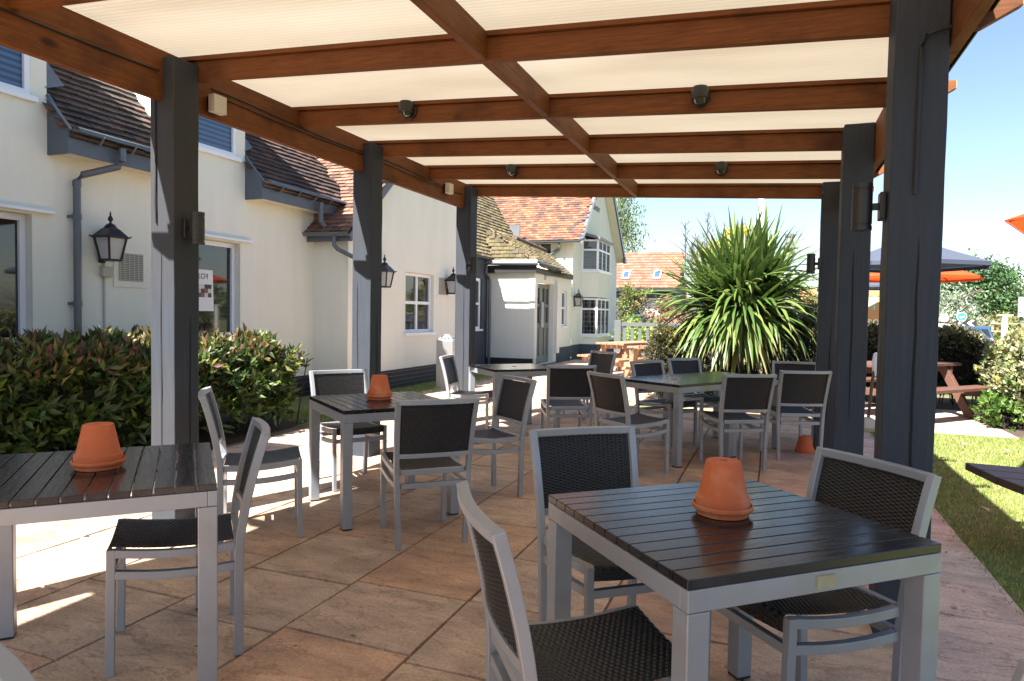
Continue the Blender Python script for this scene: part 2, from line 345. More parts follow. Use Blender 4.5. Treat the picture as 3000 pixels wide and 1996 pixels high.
for i in range(-10, 6):
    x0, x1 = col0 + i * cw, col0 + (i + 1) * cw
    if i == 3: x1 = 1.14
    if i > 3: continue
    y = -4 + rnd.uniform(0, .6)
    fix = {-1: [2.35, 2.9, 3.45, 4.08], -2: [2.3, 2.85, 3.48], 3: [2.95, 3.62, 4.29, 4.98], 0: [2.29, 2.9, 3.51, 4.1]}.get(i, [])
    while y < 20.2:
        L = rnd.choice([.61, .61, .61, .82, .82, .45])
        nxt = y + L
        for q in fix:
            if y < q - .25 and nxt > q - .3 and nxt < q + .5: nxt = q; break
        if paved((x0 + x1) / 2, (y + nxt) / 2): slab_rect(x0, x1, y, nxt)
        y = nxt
# slab border under the far picnic table on the lawn
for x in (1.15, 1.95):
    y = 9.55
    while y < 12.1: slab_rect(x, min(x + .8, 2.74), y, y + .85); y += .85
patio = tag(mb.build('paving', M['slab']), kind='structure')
mb = MB(); mb.poly((-5.02, -4, -.016), (1.135, -4, -.016), (1.135, 10.3, -.016), (-2.0, 10.3, -.016), (-2, 20, -.016), (-5.75, 20, -.016), (-5.75, 16.9, -.016), (-7.1, 16.9, -.016), (-7.1, 14, -.016), (-5.3, 14, -.016), (-5.3, 7, -.016), (-5.02, 5, -.016))
mb.poly((1.15, 9.55, -.0095), (2.74, 9.55, -.0095), (2.74, 12.1, -.0095), (1.15, 12.1, -.0095))
tag(mb.build('mortar_bed', M['mortar']), kind='structure')
mb = MB(); mb.poly((3.2, 19.5, -.315), (40, 19.5, -.315), (60, 42, -.315), (-2, 42, -.315), (-2, 30, -.03), (3.2, 24, -.315))
tag(mb.build('car_park', M['asphalt']), kind='structure')
mb = MB(); mb.poly((-30, -60, -.02), (30, -60, -.02), (30, 1.9, -.02), (1.135, 1.9, -.02), (1.135, -4.2, -.02), (-30, -4.2, -.02))  # unseen asphalt added behind the camera to cut green bounce and reflections
tag(mb.build('added_asphalt', M['asphalt']), kind='structure')
mb = MB(); mb.poly((-4, 22, -.018), (-1.6, 22, -.018), (-1.6, 34, -.018), (-9, 34, -.018), (-9, 27.5, -.018), (-4, 27.5, -.018))
tag(mb.build('driveway', M['asphalt']), kind='structure')

# ------------------------------------------------------------ pergola
RY = lambda k: 3.43 + 1.106 * (k - 1)
RZ = lambda x: 2.624 - .0489 * x
perg = thing('pergola', 'timber pergola with slate grey posts, brown rafters and a cream translucent roof over the terrace', 'pergola')
def post_mesh(x0, y0, top, seed):
    r = random.Random(seed); m = bmesh.new(); w_ = .196; nz = 14
    ring = []
    for i in range(nz + 1):
        z = -.02 + (top + .02) * i / nz; j = lambda: r.uniform(-.0018, .0018)
        ring.append([m.verts.new((x0 + a * w_ + j(), y0 + b * w_ + j(), z)) for a, b in ((0, 0), (1, 0), (1, 1), (0, 1))])
    for i in range(nz):
        for j in range(4): m.faces.new((ring[i][j], ring[i][(j + 1) % 4], ring[i + 1][(j + 1) % 4], ring[i + 1][j]))
    m.faces.new(ring[-1]); m.faces.new(ring[0][::-1])
    me = bpy.data.meshes.new('post'); m.to_mesh(me); m.free(); me.materials.append(M['post'])
    o = bpy.data.objects.new('post', me); C.objects.link(o); o.parent = perg
    md = o.modifiers.new("bevel", 'BEVEL'); md.width = .006; md.segments = 2; md.limit_method = 'ANGLE'; md.angle_limit = math.radians(50)
    # long drying cracks on the visible faces
    for face in (0, 1, 2):
        mb = MB(); z0 = r.uniform(.15, .9); z1 = z0 + r.uniform(.9, 1.6); u = r.uniform(.35, .65); pts = []
        N_ = 16
        for i in range(N_ + 1):
            t = i / N_; z = z0 + (min(z1, top - .05) - z0) * t; u += r.uniform(-.012, .012); wd = .0045 * math.sin(PI * t) ** .6 + .0003
            pts.append((u * w_ , z, wd))
        def P(a, z):
            return (x0 + a, y0 - .0035, z) if face == 0 else ((x0 + w_ + .0035, y0 + a, z) if face == 1 else (x0 - .0035, y0 + w_ - a, z))
        for i in range(N_):
            a, b = pts[i], pts[i + 1]
            mb.poly(P(a[0] - a[2], a[1]), P(a[0] + a[2], a[1]), P(b[0] + b[2], b[1]), P(b[0] - b[2], b[1]))
        mb.build('crack', M['sealed'], o)
    return o
sd = 0
for k in (-3, -1, 1, 3, 5):
    for x0, top in ((-3.644, 2.885), (.441, 2.73)):
        sd += 1; post_mesh(x0, RY(k) - .196, top, sd)
def rafter(k):
    y0 = RY(k) + .002; z = RZ
    a, b = -3.96, .93
    pts = [(a + .13, z(a)), (b - .14, z(b)), (b, z(b) + .075), (b, z(b) + .122), (a, z(a) + .122), (a, z(a) + .085)]
    mb = MB(); mb.prism([(p[0], y0, p[1]) for p in pts], (0, .048, 0)); o = mb.build('rafter', M['wood_x'], perg, bevel=.003)
    mb = MB(); mb.box(b, b + .004, y0 + .003, y0 + .045, z(b) + .078, z(b) + .12); mb.build('rafter_end', M['wood_end'], o)
    mb = MB(); q = [(-3.82, z(-3.82) + .124), (.70, z(.7) + .124), (.70, z(.7) + .150), (-3.82, z(-3.82) + .150)]
    mb.prism([(p[0], y0 - .022, p[1]) for p in q], (0, .09, 0)); mb.build('batten', M['wood_x'], perg, bevel=.002)
for k in range(-3, 6): rafter(k)
for k in range(-3, 5):
    mb = MB(); mb.box(-1.512, -1.4635, RY(k) + .052, RY(k + 1), RZ(-1.49) + .001, RZ(-1.49) + .149); mb.build('noggin', M['wood_y'], perg, bevel=.003)
for x0, z0, z1 in ((-3.586, 2.622, 2.925), (.641, 2.452, 2.735)):
    y = -1.25
    for j, ye in enumerate((3.33, 7.93)):
        mb = MB(); mb.box(x0, x0 + .049, y, ye, z0, z1); mb.build('beam', M['wood_y'], perg, bevel=.003); y = ye + .003
mb = MB(); NX = 12
for i in range(NX):
    xa, xb = -3.80 + 4.52 * i / NX, -3.80 + 4.52 * (i + 1) / NX
    mb.poly((xa, -1.3, RZ(xa) + .154), (xb, -1.3, RZ(xb) + .154), (xb, 8.02, RZ(xb) + .154), (xa, 8.02, RZ(xa) + .154))
mb.build('roof_sheet', M['poly'], perg)
mb = MB(); sec = [(-.05 * math.cos(PI * i / 8), -.05 * math.sin(PI * i / 8)) for i in range(9)] + [(.044 * math.cos(PI * i / 8), -.044 * math.sin(PI * i / 8)) for i in range(9)]
mb.sweep([(.775, -1.25, 2.66), (.775, 8.0, 2.62)], sec, side=(1, 0, 0)); mb.build('gutter', M['spot'], perg)
def cable(path, r=.006): MB().tube(path, r, 6).build('cable', M['cable'], perg, smooth=True)
cable([(-3.53, y, 2.785 - .006 * math.sin(3.1 * y)) for y in np.linspace(-1, 3.2, 14)])
cable([(-3.53, y, 2.80 - .012 * math.sin(2.9 * y)) for y in np.linspace(3.62, 7.0, 16)], .005)
cable([(-3.53, y, 2.77 - .008 * math.sin(2.9 * y + 1)) for y in np.linspace(3.62, 7.6, 16)], .005)
cable([(-3.598, 3.228, 2.80), (-3.592, 3.226, 2.7), (-3.59, 3.228, 2.2), (-3.592, 3.226, 2.0), (-3.588, 3.228, 1.87)], .005)
cable([(.655, 3.225, 2.52), (.60, 3.222, 2.515), (.555, 3.224, 2.50), (.535, 3.225, 2.45), (.533, 3.226, 2.2), (.532, 3.226, 1.92), (.53, 3.228, 1.86)], .008)
cable([(-3.44, 7.6, 2.78), (-3.436, 7.5, 2.6), (-3.437, 7.5, 2.2), (-3.437, 7.52, 1.98)], .006)
cable([(.435, 7.50, 2.6), (.43, 7.46, 2.58), (.43, 7.46, 2.3), (.435, 7.5, 2.22)], .006)

# ------------------------------------------------------------ pergola fittings
def spot(x, y, z, s, label):
    t = thing('post_spotlight', label, 'spotlight', (x, y, z), 0, 'cylinder spotlights on the pergola posts')
    b = MB(); b.lathe([(.036, -.1), (.041, -.1), (.041, -.082), (.0385, -.08), (.0385, -.074), (.0405, -.072), (.0405, .068), (.0385, .07), (.0385, .076), (.0405, .078), (.0405, .1), (.036, .1)], n=28)
    b.build('lamp_body', M['spot'], t, smooth=True)
    MB().lathe([(.03, 0), (.03, .002)], (0, 0, -.101), n=20).build('lens', M['lens'], t)
    MB().box(*sorted((s * .041, s * .066)), -.012, .012, -.014, .014).build('arm', M['spot'], t)
    MB().box(*sorted((s * .064, s * .088)), -.04, .04, -.058, .058).build('back_box', M['spot'], t, bevel=.004)
spot(-3.357, 3.33, 1.845, -1, 'dark cylinder spotlight on the near left pergola post in front of the hedge')
spot(.35, 3.33, 1.83, 1, 'dark cylinder spotlight on the nearest right pergola post, seen large against the sky')
spot(-3.357, 7.56, 1.92, -1, 'dark cylinder spotlight on the far left pergola post beside the slate wall')
spot(.35, 7.56, 1.90, 1, 'small dark cylinder spotlight on the far right pergola post beside the spiky plant')
def dome(x, k, label):
    t = thing('dome_light', label, 'ceiling light', (x, RY(k) - .002, RZ(x) + .075), 0, 'dome lights under the pergola rafters')
    T = Matrix.Rotation(PI / 2, 4, 'X')
    b = MB(); b.lathe([(.056, 0), (.058, .012), (.05, .024)], n=24); b.v = [tuple(T @ Vector(q)) for q in b.v]; b.build('back_plate', M['spot'], t, smooth=True)
    b = MB(); b.lathe([(.05, -.034), (.055, -.03), (.056, .03), (.045, .045), (.015, .048)], (0, -.066, .012), n=24); b.build('hood', M['spot'], t, smooth=True)
    b = MB(); b.lathe([(.008, -.062), (.03, -.056), (.046, -.034)], (0, -.066, .012), n=20); b.build('lens', M['lens'], t, smooth=True)
dome(-2.54, 2, 'dome light on the second nearest rafter, left of the middle batten')
dome(-.46, 2, 'dome light on the second nearest rafter, right of the middle batten')
dome(-2.56, 4, 'small dome light on the second farthest rafter, left of the middle batten')
dome(-.48, 4, 'small dome light on the second farthest rafter, right of the middle batten')
def jbox(y, z, label):
    t = thing('junction_box', label, 'electrical box', (-3.535, y, z), 0, 'white junction boxes on the left beam')
    MB().box(0, .03, -.035, .035, -.05, .05).build('base', M['spot'], t)
    MB().box(.028, .085, -.055, .055, -.058, .058).build('lid', M['white_plastic'], t, bevel=.006)
jbox(3.62, 2.70, 'white junction box on the beam just behind the nearest left post')
jbox(7.12, 2.76, 'small white junction box on the beam beside the far left post')

# ------------------------------------------------------------ the pub building
pub = thing('pub_building', 'long cream rendered pub with tiled roofs, dormers, porch and a gabled wing with bay window', 'building', (-7.0, 9.0, 0))
X, Y, Z = Vector((1, 0, 0)), Vector((0, 1, 0)), Vector((0, 0, 1))
def P3(O, U, N, u, z, d=0): return Vector(O) + U * u + Z * z + N * d
def wall(mb, O, U, N, rects, ops=(), depth=.1):
    """rects/openings are (u0,u1,z0,z1); normal N; reveals go inwards"""
    for (a, b, c, d) in rects:
        us = sorted({a, b, *[q for o in ops for q in o[:2] if a < q < b]}); zs = sorted({c, d, *[q for o in ops for q in o[2:] if c < q < d]})
        for i in range(len(us) - 1):
            for j in range(len(zs) - 1):
                um, zm = (us[i] + us[i + 1]) / 2, (zs[j] + zs[j + 1]) / 2
                if any(o[0] < um < o[1] and o[2] < zm < o[3] for o in ops): continue
                mb.poly(*[P3(O, U, N, u, z) for u, z in ((us[i], zs[j]), (us[i + 1], zs[j]), (us[i + 1], zs[j + 1]), (us[i], zs[j + 1]))])
    for (a, b, c, d) in ops:
        q = [(a, c), (b, c), (b, d), (a, d)]
        for i in range(4):
            p, r = q[i], q[(i + 1) % 4]
            mb.poly(P3(O, U, N, *p), P3(O, U, N, *r), P3(O, U, N, *r, -depth), P3(O, U, N, *p, -depth))
def lbox(mb, O, U, N, u0, u1, z0, z1, d0, d1):
    vs = [P3(O, U, N, u, z, d) for z in (z0, z1) for d in (d0, d1) for u in (u0, u1)]
    mb.add(vs, [(0, 2, 3, 1), (4, 5, 7, 6), (0, 1, 5, 4), (1, 3, 7, 5), (3, 2, 6, 7), (2, 0, 4, 6)])
def window(O, U, N, u0, u1, z0, z1, depth=.1, mull=(), trans=(), fw=.05, glass='glass', sill=True, lead=0, parent=None, head=False):
    parent = parent or pub
    f = MB(); d0, d1 = -depth, -depth + .045
    lbox(f, O, U, N, u0, u0 + fw, z0, z1, d0, d1); lbox(f, O, U, N, u1 - fw, u1, z0, z1, d0, d1)
    lbox(f, O, U, N, u0 + fw, u1 - fw, z0, z0 + fw, d0, d1 - .002); lbox(f, O, U, N, u0 + fw, u1 - fw, z1 - fw, z1, d0, d1 - .002)
    for m_ in mull: lbox(f, O, U, N, m_ - fw / 2, m_ + fw / 2, z0 + fw, z1 - fw, d0, d1 - .004)
    for t in trans: lbox(f, O, U, N, u0 + fw, u1 - fw, t - fw / 2, t + fw / 2, d0, d1 - .006)
    fr = wp(f, 'window', M['upvc'], parent)
    g = MB(); g.poly(*[P3(O, U, N, u, z, d0 + .012) for u, z in ((u0 + .01, z0 + .01), (u1 - .01, z0 + .01), (u1 - .01, z1 - .01), (u0 + .01, z1 - .01))])
    sub(g, 'pane', M[glass], fr)
    if sill:
        s = MB(); lbox(s, O, U, N, u0 - .04, u1 + .04, z0 - .055, z0 - .003, -depth + .01, .05); sub(s, 'sill', M['upvc'], fr)
    if head:
        s = MB(); lbox(s, O, U, N, u0 - .12, u1 + .2, z1 + .03, z1 + .06, -.02, .06); sub(s, 'drip_strip', M['upvc'], fr)
    if lead:
        s = MB(); nu = max(1, round((u1 - u0) / lead)); nz = max(1, round((z1 - z0) / (lead * 1.35)))
        for i in range(1, nu): u = u0 + (u1 - u0) * i / nu; lbox(s, O, U, N, u - .006, u + .006, z0 + .02, z1 - .02, d0 + .013, d0 + .022)
        for i in range(1, nz): z = z0 + (z1 - z0) * i / nz; lbox(s, O, U, N, u0 + .02, u1 - .02, z - .006, z + .006, d0 + .0135, d0 + .021)
        sub(s, 'leading', M['lead'], fr)
    return fr
def sub(mb, name, m, part, **k):
    o = mb.build(name, m, part, **k); p = part
    while p.parent: p = p.parent
    o.matrix_parent_inverse = part.matrix_parent_inverse.inverted() @ Matrix.Translation(-p.location) if False else Matrix()
    return o
def inpoly(u, v, P):
    c = False; n = len(P)
    for i in range(n):
        (x1, y1), (x2, y2) = P[i], P[(i + 1) % n]
        if (y1 > v) != (y2 > v) and u < (x2 - x1) * (v - y1) / (y2 - y1) + x1: c = not c
    return c
def tiles(O, U, V, poly, pal, gauge=.105, tw=.17, skip=None, seed=1, lift=.027):
    """overlapping plain tiles on plane O + u*U + v*V, clipped to poly (u,v)"""
    r = random.Random(seed); N = U.cross(V).normalized(); O = Vector(O)
    if N.z < 0: N = -N
    mb = MB(); us = [p[0] for p in poly]; vs = [p[1] for p in poly]
    v = min(vs); row = 0
    while v < max(vs):
        u = min(us) - (tw / 2 if row % 2 else 0) + r.uniform(-.01, .01); wob = r.uniform(-.004, .004)
        while u < max(us):
            cu, cv = u + tw / 2, v + gauge * .4
            if inpoly(cu, cv, poly) and not (skip and skip(O + U * cu + V * cv)):
                c = r.choice(pal); k = r.uniform(.8, 1.17); c = tuple(min(1, q * k) for q in c)
                h = lift + r.uniform(-.004, .007); dv = wob + r.uniform(-.006, .006); tl = r.uniform(-.004, .004)
                a = O + U * (u + .003) + V * (v + dv); b = O + U * (u + tw - .003) + V * (v + dv)
                a2, b2 = a + V * (gauge + .03), b + V * (gauge + .03)
                mb.add([a + N * (h + tl), b + N * (h - tl), b2 + N * .003, a2 + N * .003, a - N * .002, b - N * .002], [(0, 1, 2, 3), (4, 5, 1, 0), (5, 2, 1), (4, 0, 3)], c)
            u += tw
        v += gauge; row += 1
    und = MB(); und.add([O + U * p[0] + V * p[1] - N * .012 for p in poly], [list(range(len(poly)))])
    return mb, und
def add_roof(O, U, V, poly, pal, m='tile', **k):
    t, un = tiles(O, U, V, poly, pal, **k); o = wp(t, 'roof', M[m], pub); sub(un, 'underlay', M['underlay'], o); return o

# --- long wing beside the terrace (wall faces the pergola)
XA = -6.85; EA = -6.56
D1, D2 = (3.5, 4.86), (6.26, 7.63)
mb = MB(); OA = (XA, 0, 0)
opsA = [(3.45, 4.70, .97, 2.25), (6.35, 7.54, .97, 2.25), (.6, 1.8, .97, 2.25), (3.72, 4.70, 3.38, 4.45), (6.45, 7.47, 3.38, 4.45)]
wall(mb, OA, Y, X, [(-3, 9.15, 0, 3.0), (*D1, 3.0, 4.9), (*D2, 3.0, 4.9)], opsA, .13)
for a, b in (D1, D2):   # dormer cheeks running back into the roof
    for y in (a, b): mb.poly((XA, y, 2.9), (XA - 1.8, y, 4.9), (XA, y, 4.9))
    mb.poly((XA, a, 4.9), (XA, b, 4.9), (XA, (a + b) / 2, 5.6))
wall(mb, (XA, 9.15, 0), X, -Y, [(0, .65, 0, 2.6)])
wall(mb, (-6.2, 0, 0), Y, X, [(9.15, 14.0, 0, 2.5)], [(10.95, 12.06, .97, 2.08)], .11)
mb.poly((-6.2, 9.15, 2.5), (-6.2, 14.0, 2.5), (-6.2, 14.0, 5.2), (-6.2, 13.3, 6.3), (-6.2, 9.2, 2.55))
mb.poly((-6.2, 14.0, 0), (-9, 14.0, 0), (-9, 14.0, 5.2), (-6.2, 14.0, 5.2))
# unseen mirrored gable added on the near side, left of view, to shade the hedge
mb.poly((-6.2, -2.6, 0), (-6.2, 3.15, 0), (-6.2, 3.15, 2.6), (-6.2, 1.3, 5.6), (-6.2, -.6, 5.6), (-6.2, -2.6, 2.6)); mb.poly((-6.2, 3.15, 0), (-6.85, 3.15, 0), (-6.85, 3.15, 2.6), (-6.2, 3.15, 2.6))
wp(mb, 'wall', M['render'], pub)
# windows of this wing
window(OA, Y, X, 3.45, 4.695, .975, 2.245, .13, head=True, fw=.06)
w2 = window(OA, Y, X, 6.355, 7.535, .975, 2.245, .13, head=True, fw=.06)
window(OA, Y, X, 3.72, 4.70, 3.40, 4.43, .05, glass='glass_blind', fw=.055)
window(OA, Y, X, 6.45, 7.47, 3.40, 4.43, .05, mull=(6.78,), glass='glass_blind', fw=.055)
window((-6.2, 0, 0), Y, X, 10.955, 12.055, .975, 2.075, .11, mull=(11.5,), trans=(1.53,), fw=.055)
# the reversed poster standing inside the second window
mb = MB(); mb.poly(*[(XA - .115, y, z) for y, z in ((6.7, 1.32), (7.18, 1.32), (7.16, 1.86), (6.7, 1.86))]); po = sub(mb, 'poster', M['sign_white'], w2)
mb = MB(); rr = random.Random(3)
NP = 7
mb.add([(XA - .1145, 6.72 + .42 * i / NP, 1.5 + .17 * j / 3) for j in range(4) for i in range(NP + 1)], [])
for j in range(3):
    for i in range(NP): mb.f.append([j * (NP + 1) + i, j * (NP + 1) + i + 1, (j + 1) * (NP + 1) + i + 1, (j + 1) * (NP + 1) + i]); mb.c.append(rr.choice([(.5, .45, .45), (.1, .08, .08), (.25, .1, .08), (.05, .05, .07), (.6, .55, .5)]))
sub(mb, 'poster_picture', mat('poster_print', (1, 1, 1), attr=True), w2)
def text(body, size, Mx, name, m, parent, depth=.004):
    cu = bpy.data.curves.new('t', 'FONT'); cu.body = body; cu.size = size; cu.extrude = depth; cu.align_x = 'CENTER'
    o = bpy.data.objects.new('t', cu); C.objects.link(o)
    me = bpy.data.meshes.new_from_object(o.evaluated_get(bpy.context.evaluated_depsgraph_get()))
    bpy.data.objects.remove(o); me.transform(Mx); me.materials.clear(); me.materials.append(m)
    o = bpy.data.objects.new(name, me); C.objects.link(o); o.parent = parent; return o
text('FOXT', .1, Matrix.Translation((XA - .113, 6.95, 1.74)) @ Matrix(((0, 0, 1, 0), (-1, 0, 0, 0), (0, 1, 0, 0), (0, 0, 0, 1))), 'lettering', M['sign_black'], w2, .0005)
# plinths
mb = MB(); mb.box(XA, XA + .022, 3.17, 9.15, 0, .33); mb.box(XA + .024, -6.176, 9.128, 9.15, 0, .33); mb.box(-6.2, -6.176, 9.152, 14.0, 0, .335)
wp(mb, 'plinth', M['plinth'], pub)
mb = MB()
for zc in (.075, .15, .225, .30): mb.box(-6.176, -6.1735, 9.152, 14, zc - .004, zc + .004); mb.box(XA + .022, XA + .0245, 3.17, 9.12, zc - .004, zc + .004); mb.box(XA + .03, -6.18, 9.1255, 9.128, zc - .004, zc + .004)
wp(mb, 'mortar_joint', M['fascia'], pub)
# main roof between and above the dormers
brown = [(.070, .044, .038), (.05, .034, .032), (.085, .053, .043), (.062, .046, .041), (.11, .062, .046)]
VA = Vector((-.66, 0, .75)).normalized()
def skipA(p):
    for a, b in (D1, D2):
        if a < p.y < b and p.z < 4.9: return True
    return p.y < 3.4 and p.x > -7.4
for q_, (a, b) in enumerate(((4.87, 6.25), (7.64, 9.85))):
    add_roof((EA + .03, a, 3.03), Y, VA, [(0, 0), (b - a, 0), (b - a, 3.0), (0, 3.0)], brown, seed=2 + q_, lift=.034)
add_roof((EA + .03, -3, 3.03), Y, VA, [(0, 3.0), (12.8, 3.0), (12.4, 5.2), (0, 5.2)], brown, seed=6)
for (a, b) in ((4.86, 6.26), (7.63, 9.72), (-3, 3.5)):
    mb = MB(); mb.box(EA - .02, EA, a + .01, b - .01, 2.87, 3.06); wp(mb, 'fascia', M['fascia'], pub)
    mb = MB(); mb.box(XA, EA - .022, a + .01, min(b, 9.13) - .01, 2.885, 2.90); wp(mb, 'soffit', M['soffit'], pub)
    mb = MB(); mb.prism([(XA, a, 2.865), (EA + .005, a, 2.865), (EA + .005, a, 3.10), (XA, a, 3.48)], (0, .03, 0)); wp(mb, 'eaves_end', M['fascia'], pub)
    mb = MB(); mb.prism([(XA - .05, a - .012, 3.50), (EA + .04, a - .012, 3.09), (EA + .04, a - .012, 3.105), (XA - .05, a - .012, 3.515)], (0, .035, 0)); wp(mb, 'verge_mortar', M['lead'], pub)
    mb = MB(); mb.poly((XA + .02, a - .02, 3.52), (XA - .1, a + .26, 3.64), (XA - .45, a + .22, 4.06), (XA - .42, a - .02, 4.04)); wp(mb, 'lead_apron', M['lead'], pub)
    mb = MB(); sec = [(-.058 * math.cos(PI * i / 8), -.058 * math.sin(PI * i / 8)) for i in range(9)] + [(.05 * math.cos(PI * i / 8), -.05 * math.sin(PI * i / 8)) for i in range(9)]
    mb.sweep([(EA + .065, a + .04, 3.075), (EA + .065, b, 3.06)], sec, side=(1, 0, 0))
    for y in np.arange(a + .3, b, .38): mb.tube([(EA + .0, y, 3.02), (EA + .065, y, 3.008), (EA + .13, y, 3.08)], .012, 6)
    wp(mb, 'gutter', M['gutter'], pub, smooth=True)
mb = MB(); mb.tube([(EA + .065, 5.42, 3.03), (EA + .065, 5.42, 2.90), (EA + .04, 5.40, 2.84), (XA + .10, 5.16, 2.72), (XA + .07, 5.12, 2.66), (XA + .07, 5.12, .0)], .037, 12)
for z in (2.95, 2.62, 2.28, 1.38, .5): mb.tube([(XA + .07, 5.12, z - .03), (XA + .07, 5.12, z + .03)], .043, 12) if z < 2.7 else None
for z in (2.28, 1.38): mb.box(XA, XA + .05, 5.06, 5.08, z - .015, z + .015)
wp(mb, 'downpipe', M['gutter'], pub, smooth=True)
mb = MB(); mb.tube([(EA + .065, 8.85, 3.0), (EA + .065, 8.86, 2.72), (EA + .10, 8.92, 2.64)], .036, 12); wp(mb, 'downpipe', M['gutter'], pub, smooth=True)
# cross-gable of this wing: eaves run towards the terrace
VB = Vector((0, .735, .678)).normalized()
add_roof((-12, 8.93, 2.56), X, VB, [(3.6, 0), (5.98, 0), (5.98, 5.7), (0, 5.7), (0, 4)], [(.24, .115, .075), (.17, .085, .06), (.30, .145, .09), (.12, .07, .055)], seed=5)
mb = MB(); mb.box(-6.95, -6.05, 8.98, 9.0, 2.42, 2.56); wp(mb, 'fascia', M['fascia'], pub)
mb = MB(); mb.sweep([(-7.02, 8.92, 2.56), (-6.03, 8.92, 2.55)], sec, side=(0, 1, 0)); wp(mb, 'gutter', M['gutter'], pub, smooth=True)
mb = MB(); mb.tube([(-6.3, 8.92, 2.5), (-6.3, 8.92, 2.36), (-6.26, 8.95, 2.3), (-6.05, 9.08, 2.18), (-6.02, 9.1, 2.1), (-6.02, 9.1, 1.7)], .034, 12); wp(mb, 'downpipe', M['gutter'], pub, smooth=True)
mb = MB(); mb.prism([(-6.06, 8.93, 2.52), (-6.06, 13.3, 6.40), (-6.06, 14.05, 5.3), (-6.06, 14.05, 5.15), (-6.06, 13.28, 6.22), (-6.06, 9.0, 2.42)], (.03, 0, 0)); wp(mb, 'bargeboard', M['fascia'], pub)
mb = MB(); mb.poly((-12, 13.3, 6.38), (-6.03, 13.3, 6.38), (-6.03, 14.06, 5.28), (-12, 14.06, 5.28)); wp(mb, 'roof', M['underlay'], pub)
# upper main roof slope behind and the near cross gable roof (outside the picture, they cast the shade)
mb = MB(); mb.poly((-6.0, -.6, 5.65), (-12, -.6, 5.65), (-12, 1.3, 5.65), (-6.0, 1.3, 5.65)); mb.poly((-6.0, 1.3, 5.65), (-12, 1.3, 5.65), (-12, 3.3, 2.5), (-6.0, 3.3, 2.5)); mb.poly((-6.0, -.6, 5.65), (-12, -.6, 5.65), (-12, -2.8, 2.5), (-6.0, -2.8, 2.5))
for a, b in (D1, D2): mb.poly((XA + .1, a - .1, 4.85), (XA + .1, (a + b) / 2, 5.7), (XA - 2.4, (a + b) / 2, 5.7), (XA - 2.4, a - .1, 4.85)); mb.poly((XA + .1, b + .1, 4.85), (XA + .1, (a + b) / 2, 5.7), (XA - 2.4, (a + b) / 2, 5.7), (XA - 2.4, b + .1, 4.85))
wp(mb, 'roof', M['underlay'], pub)
def vent(O, y0, y1, z0, z1):
    f = MB(); lbox(f, O, Y, X, y0, y1, z0, z1, 0, .012); o = wp(f, 'vent_plate', M['render'], pub)
    g = MB(); a, b, c, d = y0 + .07, y1 - .07, z0 + .07, z1 - .08
    lbox(g, O, Y, X, a, b, c, d, .0125, .014); sub(g, 'vent_shadow', M['gutter'], o)
    g = MB(); n_ = int((d - c) / .02)
    for i in range(n_): z = c + (d - c) * (i + .5) / n_; lbox(g, O, Y, X, a, b, z - .0055, z + .0055, .014, .02)
    for i in range(6): y = a + (b - a) * i / 5; lbox(g, O, Y, X, y - .006, y + .006, c, d, .014, .022)
    sub(g, 'vent_grille', M['grille'], o)
vent(OA, 5.59, 6.03, 1.58, 2.04); vent((-6.2, 0, 0), 12.18, 12.62, 1.64, 2.13)
mb = MB(); lbox(mb, OA, Y, X, 5.42, 5.55, 1.68, 1.79, 0, .06); wp(mb, 'cable_box', M['grille'], pub, bevel=.004)
mb = MB(); mb.tube([(XA + .012, 5.47, 1.86), (XA + .012, 5.47, 1.2), (XA + .012, 5.46, .3)], .011, 6); wp(mb, 'conduit', M['grille'], pub)

# --- recessed slate wall and porch
mb = MB(); wall(mb, (-7.1, 0, 0), Y, X, [(14.0, 16.9, 0, 2.9)], [(15.6, 16.55, .93, 2.25)], .08); wp(mb, 'wall', M['dark_render'], pub)
window((-7.1, 0, 0), Y, X, 15.6, 16.5, .95, 2.24, .08, trans=(1.6,), fw=.06)
mb = MB(); wall(mb, (-7.1, 16.9, 0), X, -Y, [(0, 1.32, .19, 2.45)])
opP = [(17.12, 18.62, 0, 2.2), (19.42, 19.95, 1.0, 2.06)]
wall(mb, (-5.78, 0, 0), Y, X, [(16.9, 20.45, 0, 2.5)], opP, .16)
lbox(mb, (-5.78, 0, 0), Y, X, 18.64, 18.9, .26, 2.24, -.1, .1); lbox(mb, (-5.78, 0, 0), Y, X, 16.885, 17.1, .2, 2.3, -.12, .02)
wp(mb, 'wall', M['render'], pub)
mb = MB(); mb.box(-7.1, -5.80, 16.87, 16.9, -.02, .19); wp(mb, 'plinth', M['plinth'], pub); mb = MB(); mb.box(-5.78, -5.76, 18.92, 20.4, -.02, .4); wp(mb, 'plinth', M['dark_render'], pub)
window((-5.78, 0, 0), Y, X, 19.42, 19.95, 1.02, 2.05, .1, trans=(1.55,), fw=.06)
mb = MB(); mb.box(-7.08, -5.70, 16.78, 16.84, 2.42, 2.62); mb.box(-5.76, -5.70, 16.845, 20.3, 2.42, 2.56); wp(mb, 'fascia', M['sign_black'], pub)
mb = MB(); mb.sweep([(-7.15, 16.72, 2.68), (-5.62, 16.72, 2.66)], sec, side=(0, 1, 0))
mb.sweep([(-5.62, 16.75, 2.66), (-5.62, 18.8, 2.62)], sec, side=(1, 0, 0)); wp(mb, 'gutter', M['gutter'], pub, smooth=True)
mb = MB(); mb.box(-7.1, -5.68, 16.80, 17.0, 2.665, 2.76); wp(mb, 'flat_roof', M['lead_light'], pub)
mb = MB(); mb.tube([(-7.06, 16.72, 2.62), (-7.06, 16.72, 2.40), (-7.02, 16.8, 2.3), (-7.0, 16.83, 2.2), (-7.0, 16.83, 0)], .04, 12); wp(mb, 'downpipe', M['gutter'], pub, smooth=True)
